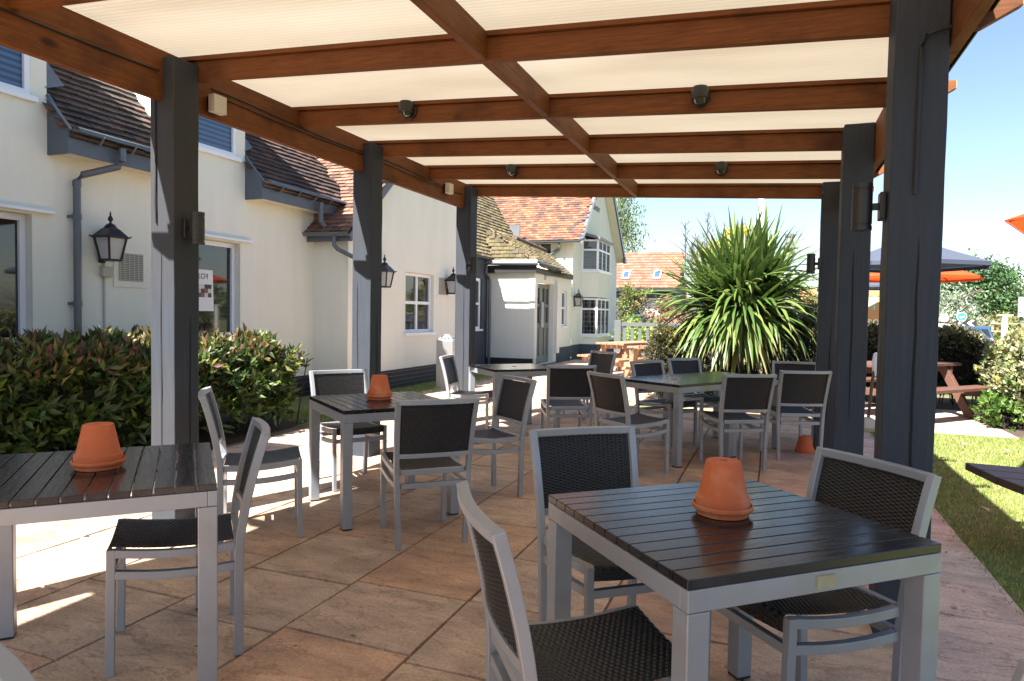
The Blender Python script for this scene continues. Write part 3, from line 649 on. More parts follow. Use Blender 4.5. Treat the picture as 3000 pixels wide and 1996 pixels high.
mb = MB(); mb.tube([(-7.0, 13.9, 2.83), (-7.0, 16.9, 2.80)], .055, 10); wp(mb, 'gutter', M['spot'], pub, smooth=True)
# double door
for i, (a, b) in enumerate(((17.12, 17.87), (17.875, 18.62))):
    d = MB(); OD = (-5.92, 0, 0)
    zs = [.02, .28, 1.0, 1.1, 1.55, 1.63, 2.06, 2.19]
    for u0, u1 in ((a, a + .1), ((a + b) / 2 - .04, (a + b) / 2 + .04), (b - .1, b)): lbox(d, OD, Y, X, u0, u1, .02, 2.19, -.04, 0)
    for z0, z1 in ((.02, .22), (.98, 1.12), (1.56, 1.63), (2.07, 2.19)): lbox(d, OD, Y, X, a + .1, b - .1, z0, z1, -.04, -.002)
    lbox(d, OD, Y, X, a + .1, b - .1, .22, .98, -.04, -.025)
    o = wp(d, 'door', M['door'], pub)
    g = MB(); g.poly(*[P3(OD, Y, X, u, z, -.022) for u, z in ((a + .1, 1.12), (b - .1, 1.12), (b - .1, 2.07), (a + .1, 2.07))]); sub(g, 'pane', M['glass'], o)
    h = MB(); y = b - .05 if i == 0 else a + .05
    h.box(-5.918, -5.88, y - .03, y + .03, 1.05, 1.08); h.box(-5.918, -5.88, y - .03, y + .03, 1.6, 1.63); h.tube([(-5.87, y, 1.0), (-5.87, y, 1.68)], .022, 8); sub(h, 'handle', M['steel'], o)
mb = MB(); mb.box(-5.78, -5.72, 17.7, 18.1, 2.28, 2.38); wp(mb, 'bulkhead_lamp', M['white_plastic'], pub)
# mossy lean-to roof over slate wall and porch
mossy = [(.25, .19, .10), (.20, .16, .08), (.28, .22, .115), (.18, .14, .085), (.24, .205, .095)]
VC = Vector((-1, 0, 1.7)).normalized()
add_roof((-6.97, 13.6, 2.81), Y, VC, [(0, 0), (3.35, 0), (6.3, .4), (6.35, 3.4), (0, 3.4)], mossy, seed=8, gauge=.115)
VC2 = Vector((-1, 0, .7)).normalized()
add_roof((-5.56, 16.98, 2.54), Y, VC2, [(0, .05), (2.75, -.05), (3.4, 1.25), (1.45, 1.66), (0, 1.9)], mossy, seed=9, gauge=.115)
add_roof((-7.1, 16.965, 2.74), X, Z, [(0, .02), (1.45, .0), (0, .78)], [tuple(q * .5 for q in c) for c in mossy], seed=31, gauge=.1)  # cheek tile colours darkened to tone down the sun this face catches
mb = MB()
for i in range(9):
    t0, t1 = i / 9, (i + .94) / 9; a, b = Vector((-6.90, 18.35, 3.50)), Vector((-6.62, 20.40, 3.30)); mb.tube([a.lerp(b, t0), a.lerp(b, t1)], .085 + .004 * (i % 2), 10)
wp(mb, 'ridge_tile', M['bark'], pub, smooth=True)

# --- two-storey gabled wing at the far end
YG = 20.5; OG = (-5.78, 0, 0); pk = 23.5
mb = MB(); wall(mb, (-14, YG, 0), X, -Y, [(0, 8.22, 2.3, 3.72)], [(6.75, 7.55, 3.2, 3.6)], .06)
wall(mb, OG, Y, X, [(YG, 26.9, .4, 3.72)])
mb.poly((-5.78, YG, 3.72), (-5.78, 26.9, 3.72), (-5.78, pk, 6.9))
wp(mb, 'wall', M['render'], pub)
window((-14, YG, 0), X, -Y, 6.75, 7.55, 3.2, 3.6, .06, mull=(7.15,), fw=.05, glass='glass_pale')
mb = MB(); mb.box(-5.78, -5.755, YG + .02, 27.0, -.02, .42); wp(mb, 'plinth', M['dark_render'], pub)
orange = [(.25, .095, .05), (.20, .078, .045), (.28, .115, .06), (.13, .065, .048), (.23, .10, .056), (.09, .055, .048)]
VG = Vector((0, 3.0, 3.15)).normalized()
add_roof((-14, YG - .28, 3.62), X, VG, [(0, 0), (8.5, 0), (8.5, 4.6), (0, 4.6)], orange, m='tile_clean', seed=12, gauge=.115)
mb = MB(); mb.poly((-14, pk, 6.9), (-5.5, pk, 6.9), (-5.5, 27.2, 3.5), (-14, 27.2, 3.5)); wp(mb, 'roof', M['underlay'], pub)
mb = MB(); mb.prism([(-5.5, YG - .32, 3.56), (-5.5, pk, 6.95), (-5.5, pk, 6.72), (-5.5, YG - .1, 3.5)], (.04, 0, 0)); wp(mb, 'bargeboard', M['upvc'], pub)
mb = MB(); mb.prism([(-5.5, pk, 6.95), (-5.5, 27.1, 3.55), (-5.5, 26.9, 3.5), (-5.5, pk, 6.7)], (.05, 0, 0)); mb.box(-5.52, -5.42, 26.75, 27.05, 3.4, 3.6); wp(mb, 'bargeboard', M['gutter'], pub)
mb = MB(); mb.poly((-5.77, pk + .05, 6.6), (-5.5, pk + .05, 6.65), (-5.5, 26.9, 3.47), (-5.77, 26.9, 3.4)); wp(mb, 'soffit', M['soffit'], pub)
mb = MB(); mb.sweep([(-8.2, YG - .32, 3.60), (-5.45, YG - .32, 3.60)], sec, side=(0, 1, 0)); mb.tube([(-5.47, YG - .4, 3.62), (-5.3, YG - .45, 3.66)], .06, 8); wp(mb, 'gutter', M['gutter'], pub, smooth=True)
mb = MB(); mb.tube([(-6.15, YG - .3, 3.56), (-6.15, YG - .28, 3.44), (-6.2, YG - .12, 3.36), (-6.48, YG - .08, 3.2), (-6.5, YG - .08, 3.1), (-6.5, YG - .08, 2.3)], .045, 10); wp(mb, 'downpipe', M['gutter'], pub, smooth=True)
# small black framed screen on the roof edge
mb = MB(); mb.box(-7.75, -7.35, YG - .5, YG - .46, 3.45, 4.1); wp(mb, 'roof_screen', M['lead'], pub)
mb = MB(); mb.poly((-7.98, YG - .6, 4.2), (-7.78, YG - .6, 3.9), (-7.55, YG - .6, 3.4), (-7.62, YG - .6, 3.36), (-8.0, YG - .6, 3.98)); wp(mb, 'flashing', M['lead_light'], pub)
# bay window, two storeys
ya, yb, xf = 21.55, 23.4, -5.26
corner = [(-5.78, ya), (xf, ya + .1), (xf, yb), (-5.78, yb + .3)]
mb = MB(); mb.prism([(x, y, 1.93) for x, y in corner], (0, 0, .83)); wp(mb, 'bay_wall', M['render'], pub)
mb = MB(); mb.prism([(x, y, .42) for x, y in corner], (0, 0, .26)); wp(mb, 'bay_wall', M['render'], pub)
mb = MB(); mb.prism([(x + .02 * (i in (1, 2)), y, -.02) for i, (x, y) in enumerate(corner)], (0, 0, .44)); wp(mb, 'plinth', M['dark_render'], pub)
mb = MB(); mb.add([(-5.80, ya - .18, 4.02), (xf + .08, ya - .02, 3.86), (xf + .08, yb + .08, 3.82), (-5.8, yb + .4, 3.98), (-5.80, ya - .18, 3.94), (xf + .08, ya - .02, 3.76), (xf + .08, yb + .08, 3.76), (-5.8, yb + .4, 3.9)], [(0, 1, 2, 3), (4, 5, 1, 0), (5, 6, 2, 1), (6, 7, 3, 2), (4, 7, 6, 5)]); wp(mb, 'bay_roof', M['lead'], pub)
for z0, z1, tr, gl in ((2.78, 3.78, 3.45, 'glass_pale'), (.70, 1.90, 1.55, 'glass')):
    for i in range(3):
        a, b = Vector((*corner[i], 0)), Vector((*corner[i + 1], 0)); U = (b - a).normalized(); N_ = U.cross(Z); L = (b - a).length
        window(a, U, N_, .0, L, z0, z1, .04, trans=(tr,), mull=([L / 3, 2 * L / 3] if i == 1 else []), fw=.055, glass=gl, lead=.11, sill=True)
# emblem and lettering on the gable
T = Matrix.Translation((-5.765, 23.15, 4.95)) @ Matrix(((0, 0, 1, 0), (1, 0, 0, 0), (0, 1, 0, 0), (0, 0, 0, 1)))
text('Beefeater', .34, T, 'lettering', M['lettering'], pub, .012).matrix_parent_inverse = Matrix.Translation(-pub.location)
mb = MB(); mb.prism([(-5.77, 22.95, 5.3), (-5.77, 23.05, 5.3), (-5.77, 23.1, 5.55), (-5.77, 23.15, 5.3), (-5.77, 23.25, 5.3), (-5.77, 23.25, 5.75), (-5.77, 23.4, 6.0), (-5.77, 23.1, 6.2), (-5.77, 22.8, 6.0), (-5.77, 22.95, 5.75)], (.03, 0, 0)); wp(mb, 'emblem', M['emblem'], pub)

# ------------------------------------------------------------ wall lanterns
def lantern(x, y, z, s, label):
    t = thing('wall_lantern', label, 'lantern', (x, y, z), 0, 'black iron wall lanterns on the pub')
    t.scale = (s, s, s)
    def ring(mb, pr): mb.lathe([(r * 1.414, zz) for r, zz in pr], n=4, ph=PI / 4)
    b = MB(); ring(b, [(.088, 0), (.092, 0), (.092, .025), (.086, .03)])
    for sx in (-1, 1):
        for sy in (-1, 1): b.bar((sx * .086, sy * .086, .02), (sx * .132, sy * .132, .31), .02, .02, side=(1, 0, 0))
    ring(b, [(.15, .305), (.155, .31), (.155, .325), (.075, .43), (.06, .435), (.06, .45)])
    for sx in (-1, 1):
        for sy in (-1, 1): b.tube([(sx * .148, sy * .148, .315), (sx * .175, sy * .175, .335)], .01, 6)
    b.lathe([(.06, .45), (.075, .455), (.055, .485), (.03, .5), (.014, .51), (.014, .525), (.028, .54), (.034, .56), (.024, .585), (.009, .61), (.013, .62), (.007, .65), (.002, .665)], n=16)
    b.build('lantern_frame', M['lamp_black'], t)
    g = MB(); ring(g, [(.078, .022), (.122, .305)]); g.build('frosted_panes', M['frost'], t)
    a = MB(); a.box(-.168, -.05, -.02, .02, .01, .045); a.box(-.17, -.15, -.045, .045, -.02, .14); a.build('bracket', M['lamp_black'], t)
lantern(-6.70, 5.44, 1.845, .81, 'big black lantern beside the slate downpipe, above the near hedge')
lantern(-6.05, 9.98, 1.75, .84, 'black lantern half hidden by the middle left pergola post')
lantern(-6.05, 12.62, 1.73, .84, 'black lantern peeping out behind the far left pergola post')
lantern(-5.64, 20.75, 1.62, .86, 'small black lantern on the gabled wing beside the bay window')

# ------------------------------------------------------------ chairs
LX, DP, HT, BO, SH, WB = .198, .431, .861, .094, .468, .483
def back_off(z): return -BO * max(0, (z - .40) / (HT - .40)) ** 1.55
def post_x(z): return LX + (WB / 2 - .0145 - LX) * (z / HT)
def rail_z(y): t = (y + DP / 2) / DP; return .434 - .010 * math.sin(PI * t) + .020 * t ** 2
def weave(name, pos, nu, nv, amp, parent, m):
    """woven strands: pos(u,v) -> (point, normal)"""
    cols = 4 * nu + 1; fv = (.06, .5, .94); V = []
    for j in range(nv):
        for q in fv:
            v = (j + q) / nv; prof = math.sqrt(max(0, 1 - (2 * q - 1) ** 2))
            for i in range(cols):
                u = i / (cols - 1); p, nn = pos(u, v)
                V.append(p + nn * (amp * math.cos(PI * u * nu + PI * j) * (.35 + .65 * prof) * min(1, 14 * min(u, 1 - u) + .15)))
    rows = 3 * nv
    F = [(r * cols + c, r * cols + c + 1, (r + 1) * cols + c + 1, (r + 1) * cols + c) for r in range(rows - 1) for c in range(cols - 1)]
    o = np_mesh(name, np.array([tuple(p) for p in V]), np.array(F), None, m, parent)
    o.data.polygons.foreach_set("use_smooth", [True] * len(F)); return o
def make_chair():
    t = thing('terrace_chair', 'chair', 'chair')
    a = .0145
    for s in (-1, 1):
        b = MB(); b.rails([(s * post_x(z), -DP / 2 + back_off(z), z) for z in (0, .2, .38, .44, .5, .56, .62, .68, .74, .8, HT)], .029, .033, side=(1, 0, 0)); b.build('rear_leg', M['alu'], t, bevel=.003)
        b = MB(); b.rails([(s * (LX - .002), DP / 2 + .006, 0), (s * LX, DP / 2, .44), (s * LX, DP / 2, SH)], .028, .03, side=(1, 0, 0)); b.build('front_leg', M['alu'], t, bevel=.003)
        for dz, nm in ((0, 'seat_rail'), (-.078, 'stretcher')):
            b = MB(); b.rails([(s * (LX + .0005), y, rail_z(y) + dz) for y in np.linspace(-DP / 2 + .014, DP / 2 - .013, 9)], .026, .03, side=(1, 0, 0)); b.build(nm, M['alu'], t, bevel=.002)
    for y, z, nm in ((-DP / 2 + .001, .435, 'seat_rail'), (-DP / 2 + .001, .358, 'stretcher'), (DP / 2 + .001, .37, 'stretcher')):
        b = MB(); b.rails([(-LX + .013, y, z), (LX - .013, y, z)], .024, .03, side=(0, 1, 0)); b.build(nm, M['alu'], t, bevel=.002)
    def bow(x, z, d=.022): return -DP / 2 + back_off(z) - d * (1 - (x / .23) ** 2)
    for z, nm, hh in ((HT - .0135, 'top_rail', .028), (.535, 'back_rail', .026)):
        b = MB(); X0 = post_x(z) - (.002 if nm == 'top_rail' else .013); b.rails([(x, bow(x, z) + (.001 if abs(x) > .2 else 0), z) for x in np.linspace(-X0, X0, 11)], .0325 if nm == 'top_rail' else .024, hh, side=(0, 1, 0)); b.build(nm, M['alu'], t, bevel=.003)
    def pb(u, v):
        z = .546 + v * (HT - .03 - .546); X0 = post_x(z) - .013; x = (2 * u - 1) * X0
        return Vector((x, bow(x, z), z)), Vector((0, 1, .2)).normalized()
    weave('backrest', pb, 22, 46, .0026, t, M['wicker'])
    def ps(u, v):
        x = (2 * u - 1) * (LX - .012); yy = -DP / 2 + .016 + v * (DP + .04); k = 1 - (x / LX) ** 2
        if yy < DP / 2 + .01: z = rail_z(min(yy, DP / 2)) + .02 - .012 * k; nn = Vector((0, 0, 1)); y = yy
        else: d = yy - DP / 2 - .01; y = DP / 2 + .01 + .006 * math.sin(min(1, d / .02) * PI / 2); z = rail_z(DP / 2) + .018 - .010 * k - d * 1.1; nn = Vector((0, 1, .3)).normalized()
        return Vector((x, y, z)), nn
    weave('seat', ps, 22, 54, .0024, t, M['wicker'])
    return t
chairs = [
 (-.431, 1.763, -.963, 'nearest chair, silver frame seen from behind left of the big foreground table'),
 (-.551, 2.605, 3.818, 'chair behind the left corner of the foreground table, whole woven back in view'),
 (.108, 2.438, 2.289, 'chair on the right of the foreground table, tilted woven back beside the nearest right post'),
 (-2.204, 2.085, 2.36, 'shaded chair pushed under the left table with its back curving away to the right'),
 (-2.882, 3.347, -.863, 'sunlit chair with thin curved back edge just right of the nearest left post'),
 (-3.077, 4.591, 4.061, 'sunlit white framed chair behind the pot table beside the middle left post'),
 (-1.946, 3.672, .75, 'chair showing its dark back squarely, in front of the middle pot table'),
 (-1.993, 4.687, 2.467, 'chair turned sideways behind the right side of the pot table left of centre'),
 (-3.139, 7.082, -1.403, 'chair at the left end of the rear table, beside the steel bin'),
 (-1.929, 6.659, .478, 'chair with its back to the camera at the right of the rear table'),
 (-2.273, 8.833, 2.573, 'farthest chair behind the rear table, below the picnic bench'),
 (-1.101, 5.895, -.697, 'chair at the near left end of the double table, dark back to the viewer'),
 (-1.009, 7.323, -2.171, 'left one of two chairs behind the double table by the spiky plant'),
 (-.724, 8.034, -2.288, 'right one of two chairs behind the double table by the spiky plant'),
 (-.31, 6.516, .502, 'chair on the near side of the double table, just above the foreground flowerpot'),
 (.197, 7.222, .374, 'chair on the near side of the double table beside the pot on the floor'),
 (.254, 8.061, 3.139, 'chair at the far end of the double table against the farthest right post'),
 (-1.085, .312, 2.84, 'chair cropped by the lower left corner, only its silver top rail showing'),
 (.052, .922, PI / 2, 'chair cropped by the lower right corner, only a grey corner of its back showing')]
first = None
for x, y, a, lab in chairs:
    o = first if False else (make_chair() if first is None else copy_tree(first))
    if first is None: first = o
    o.location = (x, y, .001); o.rotation_euler = (0, 0, a); tag(o, lab, 'chair', 'silver framed wicker chairs on the terrace')

# ------------------------------------------------------------ square tables
TW, TL = .815, .79
def make_table():
    t = thing('terrace_table', 'table', 'table')
    hw, hl = TW / 2, TL / 2; L = .062
    for sx in (-1, 1):
        for sy in (-1, 1):
            b = MB(); b.box(sx * (hw - L / 2) - L / 2, sx * (hw - L / 2) + L / 2, sy * (hl - L / 2) - L / 2, sy * (hl - L / 2) + L / 2, .008, .661); o = b.build('leg', M['alu'], t, bevel=.003)
            b = MB(); b.box(sx * (hw - L / 2) - L / 2 + .002, sx * (hw - L / 2) + L / 2 - .002, sy * (hl - L / 2) - L / 2 + .002, sy * (hl - L / 2) + L / 2 - .002, 0, .008); b.build('foot', M['rubber'], o)
    b = MB(); 
    for s in (-1, 1): b.box(-hw, hw, s * (hl - .0155) - .0155, s * (hl - .0155) + .0155, .6625, .716)
    for s in (-1, 1): b.box(s * (hw - .0155) - .0155, s * (hw - .0155) + .0155, -hl + .0315, hl - .0315, .6625, .7155)
    b.box(-.02, .02, -hl + .032, hl - .032, .68, .715)
    b.build('apron', M['alu'], t, bevel=.002)
    ns = 12; wv = TL / ns
    for i in range(ns):
        b = MB(); y0 = -hl + i * wv; b.box(-hw - .001, hw + .001, y0 + .0022, y0 + wv - .0022, .717, .741); b.build('slat', M['tabletop'], t, bevel=.002)
    b = MB(); b.box(-.03, .03, -hl - .003, -hl, .672, .705); b.build('maker_plate', M['brass'], t)
    return t
tabs = [(-.118, 2.161, .726, 'big foreground table with blue sheen on its dark slats and a flowerpot', 0),
        (-2.348, 1.851, .804 + PI / 2, 'left table cut by the picture edge, with a flowerpot in front of the hedge', 0),
        (-2.486, 4.088, .894 + PI / 2, 'table left of centre with a flowerpot, between sunlit chair and dark backed chair', 0),
        (-2.77, 7.42, .79, 'rear table without a pot in front of the porch door', 1),
        (-.87, 6.76, math.radians(58), 'near half of the double table below the spiky plant', 1),
        (-.436, 7.455, math.radians(58), 'far half of the double table by the far right posts', 1)]
t0 = None
for x, y, a, lab, hole in tabs:
    o = make_table() if t0 is None else copy_tree(t0)
    if t0 is None: t0 = o
    o.location = (x, y, .001); o.rotation_euler = (0, 0, a); tag(o, lab, 'table', 'dark slatted silver tables on the terrace')
    if hole: MB().lathe([(.02, .7412), (.026, .7415), (.026, .743), (.018, .743)], n=20).build('parasol_hole', M['rubber'], o)

# ------------------------------------------------------------ upturned terracotta pots
def make_pot(x, y, z, lab, saucer=True, s=1.0):
    t = thing('flowerpot', lab, 'flowerpot', (x, y, z), rnd.uniform(0, 6), 'upturned terracotta pots'); t.scale = (s, s, s)
    z0 = .018 if saucer else 0
    b = MB(); b.lathe([(.079, z0), (.0815, z0 + .004), (.081, z0 + .036), (.080, z0 + .0375), (.0755, z0 + .0378), (.0742, z0 + .0395), (.052, z0 + .1445), (.0498, z0 + .1475), (.012, z0 + .1478), (.010, z0 + .14), (.002, z0 + .139)], n=48); b.build('pot', M['terracotta'], t, smooth=True)
    if saucer:
        b = MB(); b.lathe([(.074, 0), (.078, .002), (.079, .0165), (.0888, .0185), (.0908, .021), (.0908, .031), (.089, .0335), (.0855, .0335), (.084, .022), (.06, .014)], n=48); b.build('saucer', M['terracotta'], t, smooth=True)
make_pot(-.126, 2.189, .742, 'terracotta pot upside down on its saucer on the big foreground table')
make_pot(-2.355, 1.856, .742, 'terracotta pot upside down on its saucer on the left table in front of the hedge')
make_pot(-2.53, 4.12, .742, 'terracotta pot upside down on the table left of centre')
make_pot(.345, 7.50, 0, 'terracotta pot standing upside down on the paving by the far right post', False, 1.12)

# ------------------------------------------------------------ picnic tables, low bench, bin
def make_picnic(lab, x, y, a, m, L=1.8, W_=.72, zt=.75, tz=.45, bn=.30):
    t = thing('picnic_table', lab, 'picnic table', (x, y, 0), a, 'A-frame picnic tables round the terrace')
    nb = 5; bw = W_ / nb
    for i in range(nb):
        b = MB(); b.box(-L / 2 + rnd.uniform(-.006, .006), L / 2 + rnd.uniform(-.006, .006), -W_ / 2 + i * bw + .005, -W_ / 2 + (i + 1) * bw - .005, zt - .042, zt); b.build('tabletop_board', m, t, bevel=.004)
    for s in (-1, 1):
        for i in range(3):
            b = MB(); y0 = s * .70 - bn / 2 + i * bn / 3; b.box(-L / 2, L / 2, y0 + .005, y0 + bn / 3 - .005, tz - .042, tz); b.build('seat_board', m, t, bevel=.004)
    for sx in (-1, 1):
        x0 = sx * (L / 2 - .28)
        for s in (-1, 1):
            b = MB(); b.bar((x0, s * .24, zt - .043), (x0, s * .66, 0), .07, .11, side=(1, 0, 0)); b.build('leg', m, t, bevel=.004)
        for z, hw in ((tz - .092, .84), (zt - .09, W_ / 2 - .02)):
            b = MB(); b.box(x0 + sx * .04, x0 + sx * .085, -hw, hw, z - .045, z + .048); b.build('bearer', m, t, bevel=.004)
    b = MB(); b.bar((L / 2 - .3, 0, tz - .1), (.1, 0, zt - .06), .045, .07, side=(0, 1, 0)); b.bar((-L / 2 + .3, 0, tz - .1), (-.1, 0, zt - .06), .045, .07, side=(0, 1, 0)); b.build('brace', m, t)
    return t
make_picnic('pale timber picnic table beside the bay window', -3.05, 15.75, math.radians(72), M['picnic'])
make_picnic('pale timber picnic table half hidden by the dark shrub, right of the bay window', -2.0, 14.3, math.radians(66), M['picnic'])
make_picnic('brown picnic table on the slab at the right, behind the nearest right post', 1.72, 11.1, math.radians(49), M['picnic_dark'])
t = thing('low_bench', 'low dark plank bench on the lawn at the right edge of the picture', 'bench', (2.1, 4.62, 0), math.radians(-3))
for i in range(3):
    b = MB(); x0 = -.93 + .045 * (2 - i); y0 = -.30 + i * .2
    b.prism([(x0 + (.03 if i == 0 else 0), y0 + .004, .425), (.95, y0 + .004, .425), (.95, y0 + .196, .425), (x0 - .04, y0 + .196, .425)], (0, 0, .045)); b.build('plank', M['bench_dark'], t, bevel=.005)
for x0 in (-.55, .6):
    b = MB(); b.box(x0 - .045, x0 + .045, -.29, .29, .33, .424); b.build('bearer', M['bench_dark'], t)
    for s in (-1, 1): b = MB(); b.bar((x0, s * .2, .33), (x0, s * .3, 0), .08, .08, side=(1, 0, 0)); b.build('leg', M['bench_dark'], t)
t = thing('smokers_bin', 'square brushed steel bin with a perforated pyramid lid beside the far left post', 'bin', (-5.35, 10.95, 0), math.radians(6))
b = MB(); b.box(-.15, .15, -.15, .15, .03, .86); b.build('bin_body', M['steel'], t, bevel=.006)
b = MB(); b.box(-.17, .17, -.17, .17, 0, .03); b.build('base', M['concrete'], t)
b = MB(); b.lathe([(.222, .862), (.222, .875), (.07, .965), (.05, .975)], n=4, ph=PI / 4); lid = b.build('lid', M['steel'], t, bevel=.004)
b = MB()
for i in (-1, 0, 1):
    for ax in (0, 1):
        c = Vector((i * .065, -.126, .908)); T = Matrix.Rotation(ax * PI / 2, 4, 'Z')
        b.add([T @ (c + Vector((.016 * math.cos(q), .012 * math.sin(q) - .002, .013 * math.sin(q)))) for q in np.linspace(0, 2 * PI, 11)[:-1]], [list(range(10))])
b.build('ash_holes', M['rubber'], lid)
b = MB(); b.lathe([(.014, 0), (.014, .01)], n=12); b.v = [(-.15 - q[2], .05 + q[0], .55 + q[1]) for q in b.v]; b.build('lock', M['lead'], t)

# ------------------------------------------------------------ parasols
def make_parasol(lab, x, y, r, zr, h, m, n=8, a=0, val=.055):
    t = thing('parasol', lab, 'parasol', (x, y, terrain(x, y) if y > 13 else 0), a, 'parasols over the garden tables')
    b = MB(); b.lathe([(r, zr), (r * .5, zr + h * .5), (.05, zr + h), (.005, zr + h + .02), ], n=n); b.f = [f for f in b.f if len(f) < n]; b.c = [None] * len(b.f)
    can = b.build('canopy', m, t); can.data.update()
    b = MB(); b.lathe([(r, zr - val), (r + .002, zr)], n=n); b.f = [f for f in b.f if len(f) < n or n == 4]; b.c = [None] * len(b.f); b.build('valance', m, t)
    b = MB(); b.tube([(0, 0, .05), (0, 0, zr + h)], .022, 10); b.build('pole', M['bark'], t, smooth=True)
    for i in range(n):
        q = 2 * PI * i / n; b = MB(); b.bar((.03 * math.cos(q), .03 * math.sin(q), zr + h - .03), (r * .98 * math.cos(q), r * .98 * math.sin(q), zr - .01), .014, .014); b.build('rib', M['bark'], t)
    b = MB(); b.lathe([(.26, 0), (.26, .06), (.05, .09), (.04, .3)], n=24); b.build('base', M['concrete'], t, smooth=True)
make_parasol('slate grey parasol over the brown picnic table', 1.82, 11.35, 1.04, 2.15, .38, M['grey_canvas'], a=.2)
make_parasol('orange parasol beyond and below the grey one', 2.75, 16.2, 1.2, 2.33, .42, M['orange'], a=.1)
make_parasol('second grey parasol glimpsed between the two far right posts', 2.9, 22, 1.3, 2.5, .5, M['grey_canvas'])
make_parasol('orange parasol cropped by the right edge of the picture', 2.93, 6.0, 1.36, 2.09, .5, M['orange'], a=PI, val=.012)
t = thing('capped_post', 'leaning thin post with a white plastic cap between the two nearest right posts', 'post', (1.13, 9.35, 0))
b = MB(); b.lathe([(.16, 0), (.17, .05), (.10, .12), (.03, .16)], n=20); b.build('weight', M['concrete'], t, smooth=True)
b = MB(); b.tube([(0, 0, .1), (.03, 0, .6), (.08, .04, .9)], .018, 8); b.build('stem', M['bark'], t, smooth=True)
b = MB(); b.lathe([(.036, .66), (.044, .67), (.042, .70), (.046, .71), (.05, .86), (.044, .88), (.04, .93), (.02, .95)], (.075, .035, 0), n=20); b.build('cap', M['sign_white'], t, smooth=True)

# ------------------------------------------------------------ grass blades on the lawns
def grass(name, n, area, hmin, hmax, dens=None):
    P = np.stack([rng.uniform(area[0], area[1], n), rng.uniform(area[2], area[3], n), np.full(n, -.012)], 1)
    if dens is not None: P = P[dens(P)]
    n = len(P); D = np.stack([rng.normal(size=n) * .45, rng.normal(size=n) * .45, np.ones(n)], 1)
    patch = .5 + .5 * np.sin(P[:, 0] * 3.1 + 1.3 * np.sin(P[:, 1] * 2.3)) * np.cos(P[:, 1] * 2.7 + P[:, 0])
    col = np.where((rng.random(n) < .22 + .3 * patch)[:, None], jit((.42, .38, .15), n), jit((.18, .27, .045), n))
    H = rng.uniform(hmin, hmax, n)[:, None]; D = unit(D); S = unit(np.cross(D, rng.normal(size=(n, 3)))) * rng.uniform(.002, .0042, n)[:, None]
    V = np.stack([P - S, P + S, P + D * H], 1).reshape(-1, 3)
    return tag(np_mesh(name, V, np.arange(3 * n).reshape(-1, 3), np.repeat(col, 3, 0), M['blade']), kind='stuff', label='short green and straw coloured grass on the lawn', cat='grass')
slab_ok = lambda P: ~((P[:, 0] < 2.76) & (P[:, 1] > 9.53) & (P[:, 1] < 12.1)) & (P[:, 1] < 13.2) & ~((P[:, 0] > 2.85) & (P[:, 1] > 9.5))
grass('lawn_grass', 62000, (1.10, 4.2, 2.6, 9.6), .015, .05, slab_ok)
grass('border_grass', 9000, (-6.15, -5.32, 8.9, 14.0), .03, .08)
grass('verge_grass', 3500, (-5.9, -5.1, 6.8, 8.9), .03, .09)
# a few dry leaves lying about
lab = 'small curled dry leaf lying on the ground'
lv0 = None
for i, (x, y) in enumerate([(1.62, 4.6), (1.45, 5.6), (1.9, 6.4), (2.1, 7.3), (1.55, 7.6), (1.75, 5.2), (2.3, 8.3), (1.35, 6.6), (1.95, 8.6), (.92, 3.95), (.85, 3.7), (.62, 2.6), (-1.0, 3.3), (1.6, 8.9), (2.5, 6.9), (1.3, 4.2), (.55, 3.9), (.98, 4.6), (.3, 2.9), (-1.6, 2.4), (-1.15, 2.75), (-.7, 3.6), (-2.2, 2.9), (-1.75, 3.9), (.75, 5.1), (-.4, 4.4), (-1.35, 2.05), (.9, 2.9)]):
    if lv0 is None:
        lv0 = np_mesh('dry_leaf', np.array([(0, 0, .004), (.012, .018, .016), (.012, -.018, .014), (.016, 0, .004), (.05, .002, .014)]) * 1.15, np.array([(0, 3, 1), (0, 2, 3), (1, 3, 4), (3, 2, 4)]), None, M['brown_leaf']); o = lv0
    else: o = lv0.copy(); C.objects.link(o)
    o.location = (x, y, .02 if x > 1.15 else .002); o.rotation_euler = (rnd.uniform(-.3, .3), rnd.uniform(-.3, .3), rnd.uniform(0, 6)); s = rnd.uniform(.6, 1.3) * (1 if x > 1.15 else .55); o.scale = (s, s, s)
    tag(o, lab, 'leaf', 'dry leaves fallen on lawn and paving')

